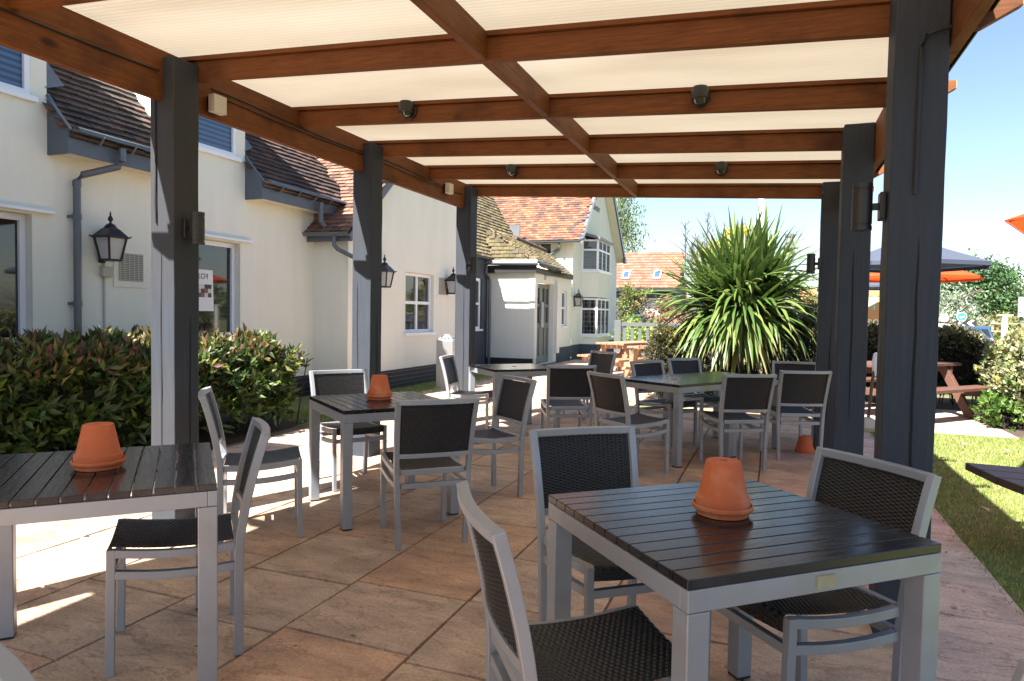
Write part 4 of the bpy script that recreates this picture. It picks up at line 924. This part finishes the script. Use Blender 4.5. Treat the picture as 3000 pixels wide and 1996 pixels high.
# ------------------------------------------------------------ hedges and shrubs
def shell_points(n, box, top_w=.45):
    """points near the surface of a rounded box with outward directions"""
    x0, x1, y0, y1, z0, z1 = box; c = np.array([(x0 + x1) / 2, (y0 + y1) / 2, (z0 + z1) / 2]); h = np.array([(x1 - x0) / 2, (y1 - y0) / 2, (z1 - z0) / 2])
    A = np.array([h[1] * h[2], h[0] * h[2], h[0] * h[1] * (1 + top_w)]); ax = rng.choice(3, n, p=A / A.sum()); s = rng.choice([-1, 1], n)
    s = np.where(ax == 2, 1, s); q = rng.uniform(-1, 1, (n, 3)); q[np.arange(n), ax] = s
    e = 4.5; r = (np.abs(q) ** e).sum(1) ** (1 / e); q = q / r[:, None]
    nrm = unit(np.sign(q) * np.abs(q) ** (e - 1) / h)
    return c + q * h, nrm
def hedge(name, label, box, nclump, per, L, Wd, cols, tips=None, depth=.1, wob=.07, cat='hedge', upb=.5, group=None, mat_='leaf', core=.16, parent_loc=None, fold=.25):
    loc = ((box[0] + box[1]) / 2, (box[2] + box[3]) / 2, 0); t = thing(name, label, cat, loc, 0, group); off = np.array(loc)
    P, N = shell_points(nclump, box)
    lump = np.sin(P[:, 0] * 5.3 + P[:, 1] * 4.1 + 2) * np.cos(P[:, 1] * 6.2 - P[:, 2] * 5) + .5 * np.sin(P[:, 0] * 11 + P[:, 2] * 13)
    P = P + N * (wob * lump)[:, None] - N * (depth * rng.random(nclump) ** 1.3)[:, None]; P[:, 2] = np.maximum(P[:, 2], .03)
    D0 = unit(N + np.array([0, 0, upb]) + rng.normal(size=(nclump, 3)) * .35)
    zt = (P[:, 2] - box[4]) / (box[5] - box[4])
    idx = np.repeat(np.arange(nclump), per); n = len(idx)
    D = unit(D0[idx] + rng.normal(size=(n, 3)) * .75); base = P[idx] + rng.normal(size=(n, 3)) * L * .18
    k = rng.integers(0, len(cols), nclump)[idx]; col = np.array(cols)[k] * (1 + rng.uniform(-.28, .28, (n, 1))) * (1 + rng.normal(size=(n, 3)) * .07)
    if tips is not None:
        pt = np.clip((zt[idx] - .62) / .38, 0, 1) * .62 + .02; sel = rng.random(n) < pt; tk = np.array(tips)[rng.integers(0, len(tips), n)]
        col = np.where(sel[:, None], tk * (1 + rng.uniform(-.25, .25, (n, 1))), col)
    Ls = L * rng.uniform(.6, 1.2, n); Ws = Wd * rng.uniform(.75, 1.2, n)
    leaves('foliage', base - off, D, Ls, Ws, np.clip(col, .003, 1), M[mat_], t, fold=fold)
    x0, x1, y0, y1, z0, z1 = box; g = core
    b = MB(); nseg = 10
    for i in range(60):
        x, y = rnd.uniform(x0 + .16, x1 - .16), rnd.uniform(y0 + .16, y1 - .16); q = rnd.uniform(-.25, .25)
        b.tube([(x - loc[0], y - loc[1], 0), (x + q * .4 - loc[0], y + rnd.uniform(-.1, .1) - loc[1], z1 * .45), (x + q - loc[0], y + rnd.uniform(-.2, .2) - loc[1], z1 - .2)], .008, 5)
    vs = []
    if core < .5: b.box(x0 + g - loc[0], x1 - g - loc[0], y0 + g - loc[1], y1 - g - loc[1], max(z0, .25), z1 - g)
    b.build('branches', M['twig'], t)
    return t
hedge('hedge', 'dark glossy hedge with bronze tips at the left, below the pub windows', (-6.55, -5.10, 1.6, 6.95, .03, 1.0), 4600, 7, .125, .042,
      [(.042, .08, .016), (.055, .105, .02), (.034, .068, .016), (.095, .145, .024), (.06, .10, .032)], [(.15, .065, .05), (.20, .12, .045), (.13, .10, .05), (.20, .19, .04), (.10, .11, .05), (.17, .17, .05)], depth=.34, core=.36)
hedge('hedge', 'sunlit silvery variegated hedge at the right edge behind the lawn', (2.84, 6.2, 9.5, 12.3, .03, 1.2), 4600, 7, .085, .046,
      [(.26, .27, .13), (.18, .22, .08), (.33, .32, .2), (.12, .17, .05), (.30, .30, .10)], [(.35, .3, .16), (.3, .33, .12)], depth=.3, core=.34)
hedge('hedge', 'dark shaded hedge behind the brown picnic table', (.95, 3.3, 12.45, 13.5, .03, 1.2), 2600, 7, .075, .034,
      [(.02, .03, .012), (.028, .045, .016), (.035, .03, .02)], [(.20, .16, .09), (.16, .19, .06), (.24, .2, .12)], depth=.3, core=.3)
hedge('shrub', 'feathery dark shrub with yellowish tips left of the spiky plant', (-1.92, -.95, 11.0, 12.6, .02, 1.14), 2600, 10, .075, .015,
      [(.03, .04, .018), (.045, .05, .02), (.022, .028, .016), (.08, .075, .03)], [(.22, .19, .06), (.10, .10, .03)], depth=.5, wob=.14, cat='shrub', core=.6)
hedge('shrub', 'feathery dark shrub right of the spiky plant against the far right post', (-.25, .82, 11.5, 12.7, .02, 1.50), 2600, 10, .08, .015,
      [(.03, .04, .02), (.045, .05, .02), (.022, .028, .018), (.09, .08, .05)], [(.16, .13, .09), (.10, .10, .05)], depth=.5, wob=.16, cat='shrub', core=.6)
hedge('shrub', 'low dark shrub under the drooping leaves of the spiky plant', (-1.1, -.1, 11.0, 11.9, .0, .62), 1100, 10, .08, .016,
      [(.025, .034, .016), (.035, .045, .02)], None, depth=.4, wob=.12, cat='shrub', core=.6)
hedge('shrub', 'bright yellow flowering shrub at the foot of the sunlit hedge', (2.93, 3.5, 9.05, 9.5, .12, .62), 190, 7, .06, .035,
      [(.62, .46, .03), (.55, .5, .05), (.35, .4, .05)], None, depth=.2, cat='shrub', core=.6)
hedge('shrub', 'small bright green leafy shrub against the base of the sunlit hedge', (2.62, 2.95, 10.1, 11.0, .03, .34), 110, 6, .085, .055,
      [(.09, .18, .03), (.13, .22, .045), (.06, .12, .02)], None, depth=.1, cat='shrub', core=.6)

# ------------------------------------------------------------ sword-leaved plants
def sword_plant(name, label, loc, heads, trunk=True, group=None):
    t = thing(name, label, 'spiky plant', loc, 0, group); V = []; F = []; Cc = []
    for (hx, hy, hz, n, Lm, wdt, emin) in heads:
        for i in range(n):
            az = rnd.uniform(0, 2 * PI); q = (i + .5) / n; el = emin + (math.radians(86) - emin) * (1 - q ** .8) + rnd.uniform(-.1, .1)
            L = Lm * rnd.uniform(.75, 1.12); ns = 8; st = L / ns; p = np.array([hx, hy, hz]) + rng.normal(size=3) * .03
            d = np.array([math.cos(az) * math.cos(el), math.sin(az) * math.cos(el), math.sin(el)]); p = p + d * .03
            droop = (.05 + .25 * q ** 1.1) * rnd.uniform(.6, 1.3); side0 = np.array([-math.sin(az), math.cos(az), 0]); base = len(V)
            old = q > .78; c = np.array((.065, .118, .026) if rnd.random() < .6 else (.12, .17, .042)) * rnd.uniform(.7, 1.25)
            if old and rnd.random() < .4: c = np.array((.17, .17, .06)) * rnd.uniform(.7, 1.1)
            tw = rnd.uniform(-.5, .5)
            for k in range(ns + 1):
                f = k / ns; wd = wdt * min(1, .45 + f * 3) * (1 - max(0, (f - .35) / .65) ** 1.6) + .0006
                up = np.cross(side0, d); s = side0 * math.cos(tw * f) + up * math.sin(tw * f)
                V += [p - s * wd / 2 + up * wd * .16, p.copy(), p + s * wd / 2 + up * wd * .16]; cc = c * (1 + .25 * f) if not (k == ns) else np.array((.2, .15, .06))
                Cc += [cc] * 3
                p = p + d * st; d = d + np.array([0, 0, -droop * (.35 + 1.1 * f)]); d /= np.linalg.norm(d)
            for k in range(ns):
                a = base + 3 * k; F += [(a, a + 1, a + 4, a + 3), (a + 1, a + 2, a + 5, a + 4)]
    np_mesh('sword_leaves', np.array(V), np.array(F), np.array(Cc), M['sword'], t)
    if trunk:
        for (hx, hy, hz, *_r) in heads: b = MB(); b.tube([(hx * .25, hy * .25, 0), (hx * .7, hy * .7, hz * .5), (hx, hy, hz + .05)], .06, 10); b.build('trunk', M['bark'], t, smooth=True)
    return t
sword_plant('spiky_plant', 'big cordyline with arching sword leaves in the middle distance', (-.52, 11.5, 0),
            [(.0, -.1, 1.68, 290, 1.33, .08, math.radians(-45)), (.36, .12, 1.92, 130, 1.15, .078, math.radians(-12)), (-.34, .05, 1.50, 210, 1.30, .074, math.radians(-40)), (.1, -.3, 1.42, 180, 1.22, .08, math.radians(-60)), (.42, -.1, 1.58, 130, 1.28, .074, math.radians(-35))])
sword_plant('spiky_plant', 'spiky plant cropped by the right edge above the sunlit hedge', (4.35, 12.6, 0), [(0, 0, 1.1, 150, 1.35, .035, math.radians(-15))])

# ------------------------------------------------------------ trees
def tree(name, label, x, y, h, rad, nclump, per, leaf, cols, trunk_r=.15, crown0=.3, droop=0, group=None, shape=1.0, z0=None, spread=.2, cat='tree', aspect=.5, base_z=None):
    bz = terrain(x, y) if base_z is None else base_z
    t = thing(name, label, cat, (x, y, bz), 0, group)
    zc = h * (crown0 + 1) / 2; hz = h * (1 - crown0) / 2
    q = unit(rng.normal(size=(nclump, 3))) * (rng.random((nclump, 1)) ** .42); q[:, :2] *= (1 - .35 * shape * np.clip(q[:, 2:], -1, 1))
    lob = 1 + .22 * np.sin(q[:, 0] * 6 + 1) * np.cos(q[:, 2] * 5 + q[:, 1] * 4)
    Pc = q * lob[:, None] * np.array([rad, rad, hz]) + np.array([0, 0, zc])
    ci = np.repeat(np.arange(nclump), per); n = len(ci); P = Pc[ci] + rng.normal(size=(n, 3)) * spread * rad * np.array([1, 1, .7]) * .6
    k = rng.integers(0, len(cols), nclump); br = rng.uniform(.7, 1.3, nclump)
    col = np.array(cols)[k[ci]] * br[ci][:, None] * (1 + rng.uniform(-.2, .2, (n, 1)))
    D = rng.normal(size=(n, 3)) + np.array([0, 0, -droop]); 
    if droop: P[:, 2] -= rng.random(n) * droop * rad * .35
    leaves('crown', P, D, leaf * rng.uniform(.6, 1.3, n), leaf * aspect * rng.uniform(.7, 1.2, n), np.clip(col, .004, 1), M['leaf_far'], t, fold=.15)
    b = MB(); b.lathe([(trunk_r * 1.3, -.1), (trunk_r, h * .1), (trunk_r * .75, h * .45), (trunk_r * .2, h * .85)], n=10)
    for i in range(9):
        a = rnd.uniform(0, 6.28); z = h * rnd.uniform(max(.12, crown0 * .7), .7); e = rad * rnd.uniform(.5, .85)
        b.tube([(0, 0, z), (math.cos(a) * e * .5, math.sin(a) * e * .5, z + e * .35), (math.cos(a) * e, math.sin(a) * e, z + e * .6)], trunk_r * .3, 6)
    b.build('trunk', M['bark'], t, smooth=True); return t
tree('oak_tree', 'broad dark green tree on the right horizon behind the blue car', 14.6, 60, 6.6, 3.1, 120, 60, .34, [(.055, .12, .04), (.075, .15, .045), (.045, .10, .035)], .3, .05)
tree('willow_tree', 'silvery grey green willow left of the dark tree on the right horizon', 9.6, 46, 3.7, 1.9, 110, 50, .24, [(.26, .31, .22), (.20, .27, .15), (.32, .36, .28)], .15, .0, aspect=.3)
tree('bushy_tree', 'pale green bushes on the horizon at the right edge', 21, 66, 4.6, 4.0, 90, 50, .36, [(.16, .19, .06), (.12, .17, .05), (.2, .2, .08)], .2, .0)
tree('bushy_tree', 'low yellow green bush below the dark tree on the right horizon', 13.8, 52, 2.0, 2.7, 70, 45, .26, [(.2, .22, .06), (.16, .2, .05), (.24, .2, .08)], .1, .0)
tree('birch_tree', 'slender weeping birch rising behind the gabled wing', -9.75, 46, 11.5, 1.7, 150, 38, .22, [(.16, .22, .07), (.12, .18, .06), (.2, .24, .1)], .16, .28, droop=1.6, spread=.3, aspect=.4)
tree('golden_tree', 'bright yellow tree behind the spiky plant', -1.15, 24, 4.6, .95, 130, 34, .16, [(.62, .52, .04), (.7, .6, .07), (.52, .48, .05)], .08, .35, spread=.25)
tree('rounded_bush', 'rounded green bush with reddish tints in front of the barn', -6.35, 33, 3.05, 1.12, 110, 42, .15, [(.13, .16, .04), (.16, .19, .05), (.22, .15, .07), (.1, .14, .035)], .06, .05, cat='bush')
tree('red_bush', 'reddish pink bush left of the spiky plant', -3.55, 25, 2.2, .9, 70, 36, .13, [(.32, .13, .10), (.26, .15, .08), (.16, .2, .06), (.36, .17, .14)], .05, .05, cat='bush')
tree('lime_bush', 'lime green bush just above the grey gate', -3.9, 22, 1.45, .85, 60, 34, .12, [(.24, .34, .06), (.18, .3, .05), (.3, .36, .1)], .05, .05, cat='bush')
tree('far_hedgerow_tree', 'pale green tree seen right of the spiky plant beside the far post', 1.2, 36, 2.9, 1.7, 60, 40, .22, [(.2, .24, .09), (.16, .22, .07)], .1, .0)
# bare twiggy tree
t = thing('bare_tree', 'bare twiggy shrub tops sticking up left of the yellow tree', 'tree', (-2.05, 19.8, 0))
b = MB()
for (bx, hh) in ((-.3, 4.0), (.05, 3.6), (.32, 4.25), (-.1, 3.4)):
    b.tube([(bx * .3, 0, 0), (bx * .8, .05, 2.2), (bx, 0, hh)], .013, 5)
    for i in range(26):
        z = 2.4 + (hh - 2.45) * i / 26; a = rnd.uniform(0, 6.28); L = (.42 - .3 * i / 26) * rnd.uniform(.7, 1.2); p = Vector((bx * (.8 + .2 * (z - 2.2) / 1.8), 0, z)); e = p + Vector((math.cos(a) * L * .75, math.sin(a) * L * .75, L * .75))
        b.tube([p, p.lerp(e, .5) + Vector((0, 0, -.02)), e], .006, 4)
        for j in range(3): m_ = p.lerp(e, .4 + .2 * j); b.tube([m_, m_ + Vector((rnd.uniform(-.1, .1), rnd.uniform(-.1, .1), .1))], .0045, 3)
b.build('twigs', M['bark'], t)

# ------------------------------------------------------------ barn, gate, lamp, flagpole, shop, traffic beyond
barn = thing('barn', 'black weatherboarded barn with a pink pantile roof and two roof windows', 'barn', (-8.5, 40.5, 0))
b = MB(); YB = 38.5
b.poly((-14, YB, 0), (-5.0, YB, 0), (-5.0, YB, 3.0), (-14, YB, 3.0)); b.poly((-5.0, YB, 0), (-5.0, YB + 5, 0), (-5.0, YB + 5, 3), (-5.0, YB + 2.5, 5.0), (-5.0, YB, 3.0))
for i in range(20):
    z = .1 + i * .145; b.prism([(-14, YB - .03, z), (-14, YB - .004, z + .14), (-14, YB - .002, z)], (9.0, 0, 0))
wp(b, 'wall', M['weatherboard'], barn)
VP = Vector((0, .78, .63)).normalized()
tl, un = tiles((-14, YB - .25, 2.92), X, VP, [(0, 0), (9.15, 0), (9.15, 3.35), (0, 3.35)], [(.25, .105, .07), (.22, .09, .06), (.27, .12, .08)], gauge=.27, tw=.24, seed=21, lift=.035)
ro = wp(tl, 'roof', M['tile_clean'], barn); sub(un, 'underlay', M['underlay'], ro)
b = MB(); b.box(-14, -4.95, YB - .3, YB - .2, 2.72, 2.92); wp(b, 'fascia', M['sign_black'], barn)
def skyl(u, v):
    c = Vector((u, YB - .25, 2.92)) + VP * v; n_ = X.cross(VP)
    f = MB(); T = Matrix((X, VP, n_)).transposed().to_4x4(); T.translation = c + n_ * .05; f.box(-.22, .22, -.38, .38, 0, .06, T); o = wp(f, 'roof_window', M['upvc'], barn)
    g = MB(); g.poly(*[T @ Vector(q) for q in ((-.15, -.3, .064), (.15, -.3, .064), (.15, .3, .064), (-.15, .3, .064))]); sub(g, 'pane', M['skylight'], o)
skyl(-7.85, 1.15); skyl(-6.1, 1.15)
b = MB(); b.box(-6.05, -5.85, YB - .06, YB - .035, .3, 1.75); b.box(-6.6, -6.05, YB - .06, YB - .035, 1.6, 1.75); wp(b, 'window', M['upvc'], barn)
g = thing('timber_gate', 'grey painted slatted garden gate between the pub and the spiky plant', 'gate', (-3.8, 18, 0))
b = MB(); b.box(-.09, .09, -.06, .06, 0, 1.24); b.build('gate_post', M['fence_grey'], g, bevel=.01)
b = MB(); b.box(1.95, 2.1, -.06, .06, 0, 1.24); b.build('gate_post', M['fence_grey'], g, bevel=.01)
for i in range(9): b = MB(); x0 = .14 + i * .2; b.box(x0, x0 + .085, -.015, .015, .1, 1.2); b.build('slat', M['fence_grey'], g)
for z in (1.08, .3): b = MB(); b.box(.1, 1.94, -.045, -.016, z, z + .10); b.build('rail', M['fence_grey'], g)
lp = thing('street_lamp', 'heritage lantern on a pole rising behind the right side of the spiky plant', 'street lamp', (.265, 14, 0))
b = MB(); b.tube([(0, 0, 0), (0, 0, 2.45)], .035, 10); b.build('pole', M['lead'], lp, smooth=True)
b = MB(); b.lathe([(.05, 2.42), (.10, 2.62), (.105, 2.66)], n=12); b.build('lantern_glass', M['frost'], lp, smooth=True)
b = MB(); b.lathe([(.15, 2.655), (.155, 2.67), (.09, 2.72), (.085, 2.78), (.07, 2.80), (.07, 2.87), (.085, 2.88), (.085, 2.93), (.02, 2.96), (.006, 3.0)], n=16); b.build('lantern_cap', M['lead'], lp, smooth=True)
fp = thing('flagpole', 'white flagpole rising behind the spiky plant', 'flagpole', (-.53, 30, 0))
b = MB(); b.lathe([(.16, 0), (.14, 5.0), (.12, 11)], n=16); b.build('pole', M['sign_white'], fp, smooth=True); b = MB(); b.lathe([(.02, 11), (.16, 11.1), (.16, 11.2), (.02, 11.35)], n=16); b.build('finial', M['sign_white'], fp, smooth=True)
sb = thing('roadside_board', 'orange and cream lettered board glimpsed between the two nearest right posts', 'sign', (2.9, 23.6, terrain(2.9, 23.6)))
b = MB(); b.box(-.65, 1.25, 0, .06, .85, 2.5); b.build('board', M['sign_orange'], sb, bevel=.01)
b = MB(); b.box(-.62, .10, -.004, -.001, 1.86, 2.26); b.build('cream_panel', M['concrete'], sb)
b = MB(); b.box(-.65, 1.25, -.012, -.001, 2.28, 2.5); b.build('top_band', M['wood_end'], sb)
b = MB(); b.box(.0, .02, -.006, -.002, 1.85, 2.2); b.box(-.02, .07, -.006, -.002, 2.1, 2.25); b.build('emblem', M['sign_white'], sb)
for body, z, s in (('Beefeater', 1.42, .36),):
    T = Matrix.Translation((.30, -.01, z)) @ Matrix.Rotation(PI / 2, 4, 'X'); text(body, s, T, 'lettering', M['sign_white'], sb, .003)
for x0 in (-.45, .4): b = MB(); b.box(x0, x0 + .06, .062, .12, -.1, 2.3); b.build('leg', M['lead'], sb)
cot = thing('cottage', 'low orange roofed building half hidden behind the right side of the spiky plant', 'building', (1.4, 41, 0))
b = MB(); b.box(-1.4, .75, -.8, 2.4, 0, 2.2); b.build('wall', M['render'], cot)
b = MB(); b.prism([(-1.5, -1.0, 2.1), (-1.5, .8, 3.0), (-1.5, 2.6, 2.1)], (2.35, 0, 0)); b.build('roof', mat('orange_roof', (.55, .17, .07), .8, .2, 4), cot)

def make_car(label, x, y, a, paint, s=1.0):
    t = thing('parked_car', label, 'car', (x, y, terrain(x, y)), a, 'cars beyond the hedge and gate')
    prof = [(-2.0, .35), (-2.02, .75), (-1.9, .95), (-1.55, 1.38), (-1.2, 1.47), (.1, 1.47), (.45, 1.36), (1.05, .98), (1.75, .88), (2.0, .7), (2.02, .35)]
    b = MB(); k = len(prof)
    def ring(y, sx): return [((p if z < 1 else p * 1.0), y * (1 - .26 * max(0, (z - .9) / .57)), z) for p, z in prof]
    L_, R_ = ring(-.85, 1), ring(.85, 1); b.add(L_ + R_, [list(range(k))[::-1], list(range(k, 2 * k))] + [(i, (i + 1) % k, k + (i + 1) % k, k + i) for i in range(k)])
    b.build('body', M[paint], t, bevel=.05, smooth=True)
    def glaz(nm, pts): g_ = MB(); g_.poly(*pts); g_.build(nm, M['glass'], t)
    def yy(z): return .85 * (1 - .26 * max(0, (z - .9) / .57))
    e = .012
    glaz('rear_window', [(-1.87 - e, -yy(1.0) + .1, 1.0), (-1.87 - e, yy(1.0) - .1, 1.0), (-1.58 - e, yy(1.36) - .1, 1.36), (-1.58 - e, -yy(1.36) + .1, 1.36)])
    glaz('windscreen', [(1.0 + e, yy(1.02) - .1, 1.02), (1.0 + e, -yy(1.02) + .1, 1.02), (.5 + e, -yy(1.34) + .1, 1.34), (.5 + e, yy(1.34) - .1, 1.34)])
    for sgn in (-1, 1):
        for x0, x1, x2, x3 in ((-1.62, -.5, -.5, -1.38), (-.42, .85, .42, -.42)):
            q = [(x0, sgn * (yy(1.0) + e), 1.0), (x1, sgn * (yy(1.0) + e), 1.0), (x2, sgn * (yy(1.38) + e), 1.38), (x3, sgn * (yy(1.38) + e), 1.38)]; glaz('side_window', q if sgn < 0 else q[::-1])
        for x0 in (-1.25, 1.3):
            w_ = MB(); T = Matrix.Translation((x0, sgn * .78, .31)) @ Matrix.Rotation(PI / 2, 4, 'X'); w_.lathe([(.18, -.1), (.31, -.09), (.31, .09), (.18, .1)], n=24); w_.v = [tuple(T @ Vector(q)) for q in w_.v]; o = w_.build('wheel', M['rubber'], t, smooth=True)
            w_ = MB(); w_.lathe([(.19, -.105), (.19, .105)], n=12); w_.v = [tuple(T @ Vector(q)) for q in w_.v]; w_.build('rim', M['steel'], o)
        b = MB(); b.box(-2.03, -1.98, sgn * .62 - .12, sgn * .62 + .12, .78, .92); b.build('tail_light', M['red_light'], t)
    return t
make_car('blue hatchback seen from behind over the sunlit hedge', 8.75, 37.5, math.radians(76), 'car_blue')
make_car('dark car far left of the blue hatchback, behind the arrow board', 6.7, 34.5, math.radians(170), 'car_dark')
make_car('pale car glimpsed through the slats of the grey gate', -4.1, 29.5, math.radians(10), 'car_white')
def sign_post(name, label, x, y, zc, cat='road sign'):
    t = thing(name, label, cat, (x, y, terrain(x, y))); b = MB(); b.tube([(0, 0, 0), (0, 0, zc - terrain(x, y))], .04, 8); b.build('pole', M['lead'], t); return t
zb = lambda x, y, z: z - terrain(x, y)
t = sign_post('keep_left_sign', 'round blue road sign with a white arrow above the arrow board', 6.62, 30, 1.5); z = zb(6.62, 30, 1.52)
T = Matrix.Rotation(PI / 2, 4, 'X')
def disc(r, y0, y1, z, m, nm, par): b = MB(); b.lathe([(r, y0), (r, y1)], n=32); b.v = [(q[0], -q[2], q[1] + z) for q in b.v]; return b.build(nm, M[m], par)
disc(.165, .04, .055, z, 'sign_white', 'sign_rim', t); disc(.15, .056, .06, z, 'sign_blue', 'sign_face', t)
b = MB(); b.poly((-.10, -.064, z + .0), (-.02, -.064, z - .09), (.0, -.064, z - .05), (.10, -.064, z + .0), (.08, -.064, z + .04), (-.02, -.064, z - .01), (-.03, -.064, z + .03)); b.build('arrow', M['sign_white'], t)
t = thing('chevron_board', 'black and white arrow board pointing left beside the road', 'road sign', (6.85, 31, terrain(6.85, 31))); z = zb(6.85, 31, 1.29)
b = MB(); b.box(-.5, .5, 0, .03, z - .115, z + .115); b.build('board', M['sign_black'], t)
for i in range(3):
    x0 = -.42 + i * .3; b = MB(); b.poly((x0, -.004, z), (x0 + .13, -.004, z - .11), (x0 + .25, -.004, z - .11), (x0 + .12, -.004, z), (x0 + .25, -.004, z + .11), (x0 + .13, -.004, z + .11)); b.build('chevron', M['sign_white'], t)
for x0 in (-.35, .35): b = MB(); b.tube([(x0, .05, 0), (x0, .05, z)], .03, 8); b.build('leg', M['lead'], t)
t = sign_post('round_sign', 'back of a round white sign at the edge of the nearest right post', 5.85, 29, 1.4); disc(.15, .04, .06, zb(5.85, 29, 1.46), 'sign_white', 'sign_face', t)
b = MB(); b.box(-.2, .3, -.05, -.03, zb(5.85, 29, 1.12), zb(5.85, 29, 1.25)); b.build('plate', M['sign_white'], t)
t = thing('lattice_billboard', 'tall white panelled board cropped by the right edge', 'billboard', (10.6, 35, terrain(10.6, 35))); z = zb(10.6, 35, 2.0)
b = MB(); b.box(-.8, .9, 0, .1, z - .42, z + .42); b.build('panel', M['sign_white'], t)
for i in range(5): b = MB(); b.box(-.82, .92, -.02, -.001, z - .42 + i * .2, z - .405 + i * .2); b.build('panel_joint', M['lead'], t)
for x0 in (-.7, .8): b = MB(); b.box(x0, x0 + .08, .101, .18, 0, z + .3); b.build('leg', M['lead'], t)
t = thing('white_post', 'white capped post between the car and the right edge', 'post', (5.32, 20, terrain(5.32, 20))); z = zb(5.32, 20, 1.5)
b = MB(); b.box(-.05, .05, -.05, .05, 0, z); b.build('post_shaft', M['sign_white'], t); b = MB(); b.box(-.16, .16, -.06, .06, z, z + .025); b.build('crossbar', M['sign_white'], t)
t = thing('road_fence', 'long pale post and rail fence beside the road on the right', 'fence', (13, 47, terrain(13, 47)))
for z in (1.1, 1.55): b = MB(); b.box(-5, 9, 0, .06, z, z + .09); b.build('rail', M['fence_pale'], t)
for i in range(8): b = MB(); b.box(-5 + i * 1.95, -4.88 + i * 1.95, .061, .17, 0, 1.72); b.build('fence_post', M['fence_pale'], t)
# distant woodland that reads as one mass along the horizon
n = 9000; a = rng.uniform(-.15, .75, n); R_ = rng.uniform(110, 150, n); hh = 3.4 + 1.5 * np.sin(a * 40) + 1.2 * np.sin(a * 91 + 1)
P = np.stack([R_ * np.sin(a), R_ * np.cos(a), rng.random(n) * np.maximum(hh, 1) - .3], 1)
o = leaves('distant_wood', P, rng.normal(size=(n, 3)), 1.1, .8, jit((.11, .15, .065), n), M['leaf_far'])
tag(o, 'low line of distant woodland along the horizon', 'woodland', kind='stuff')
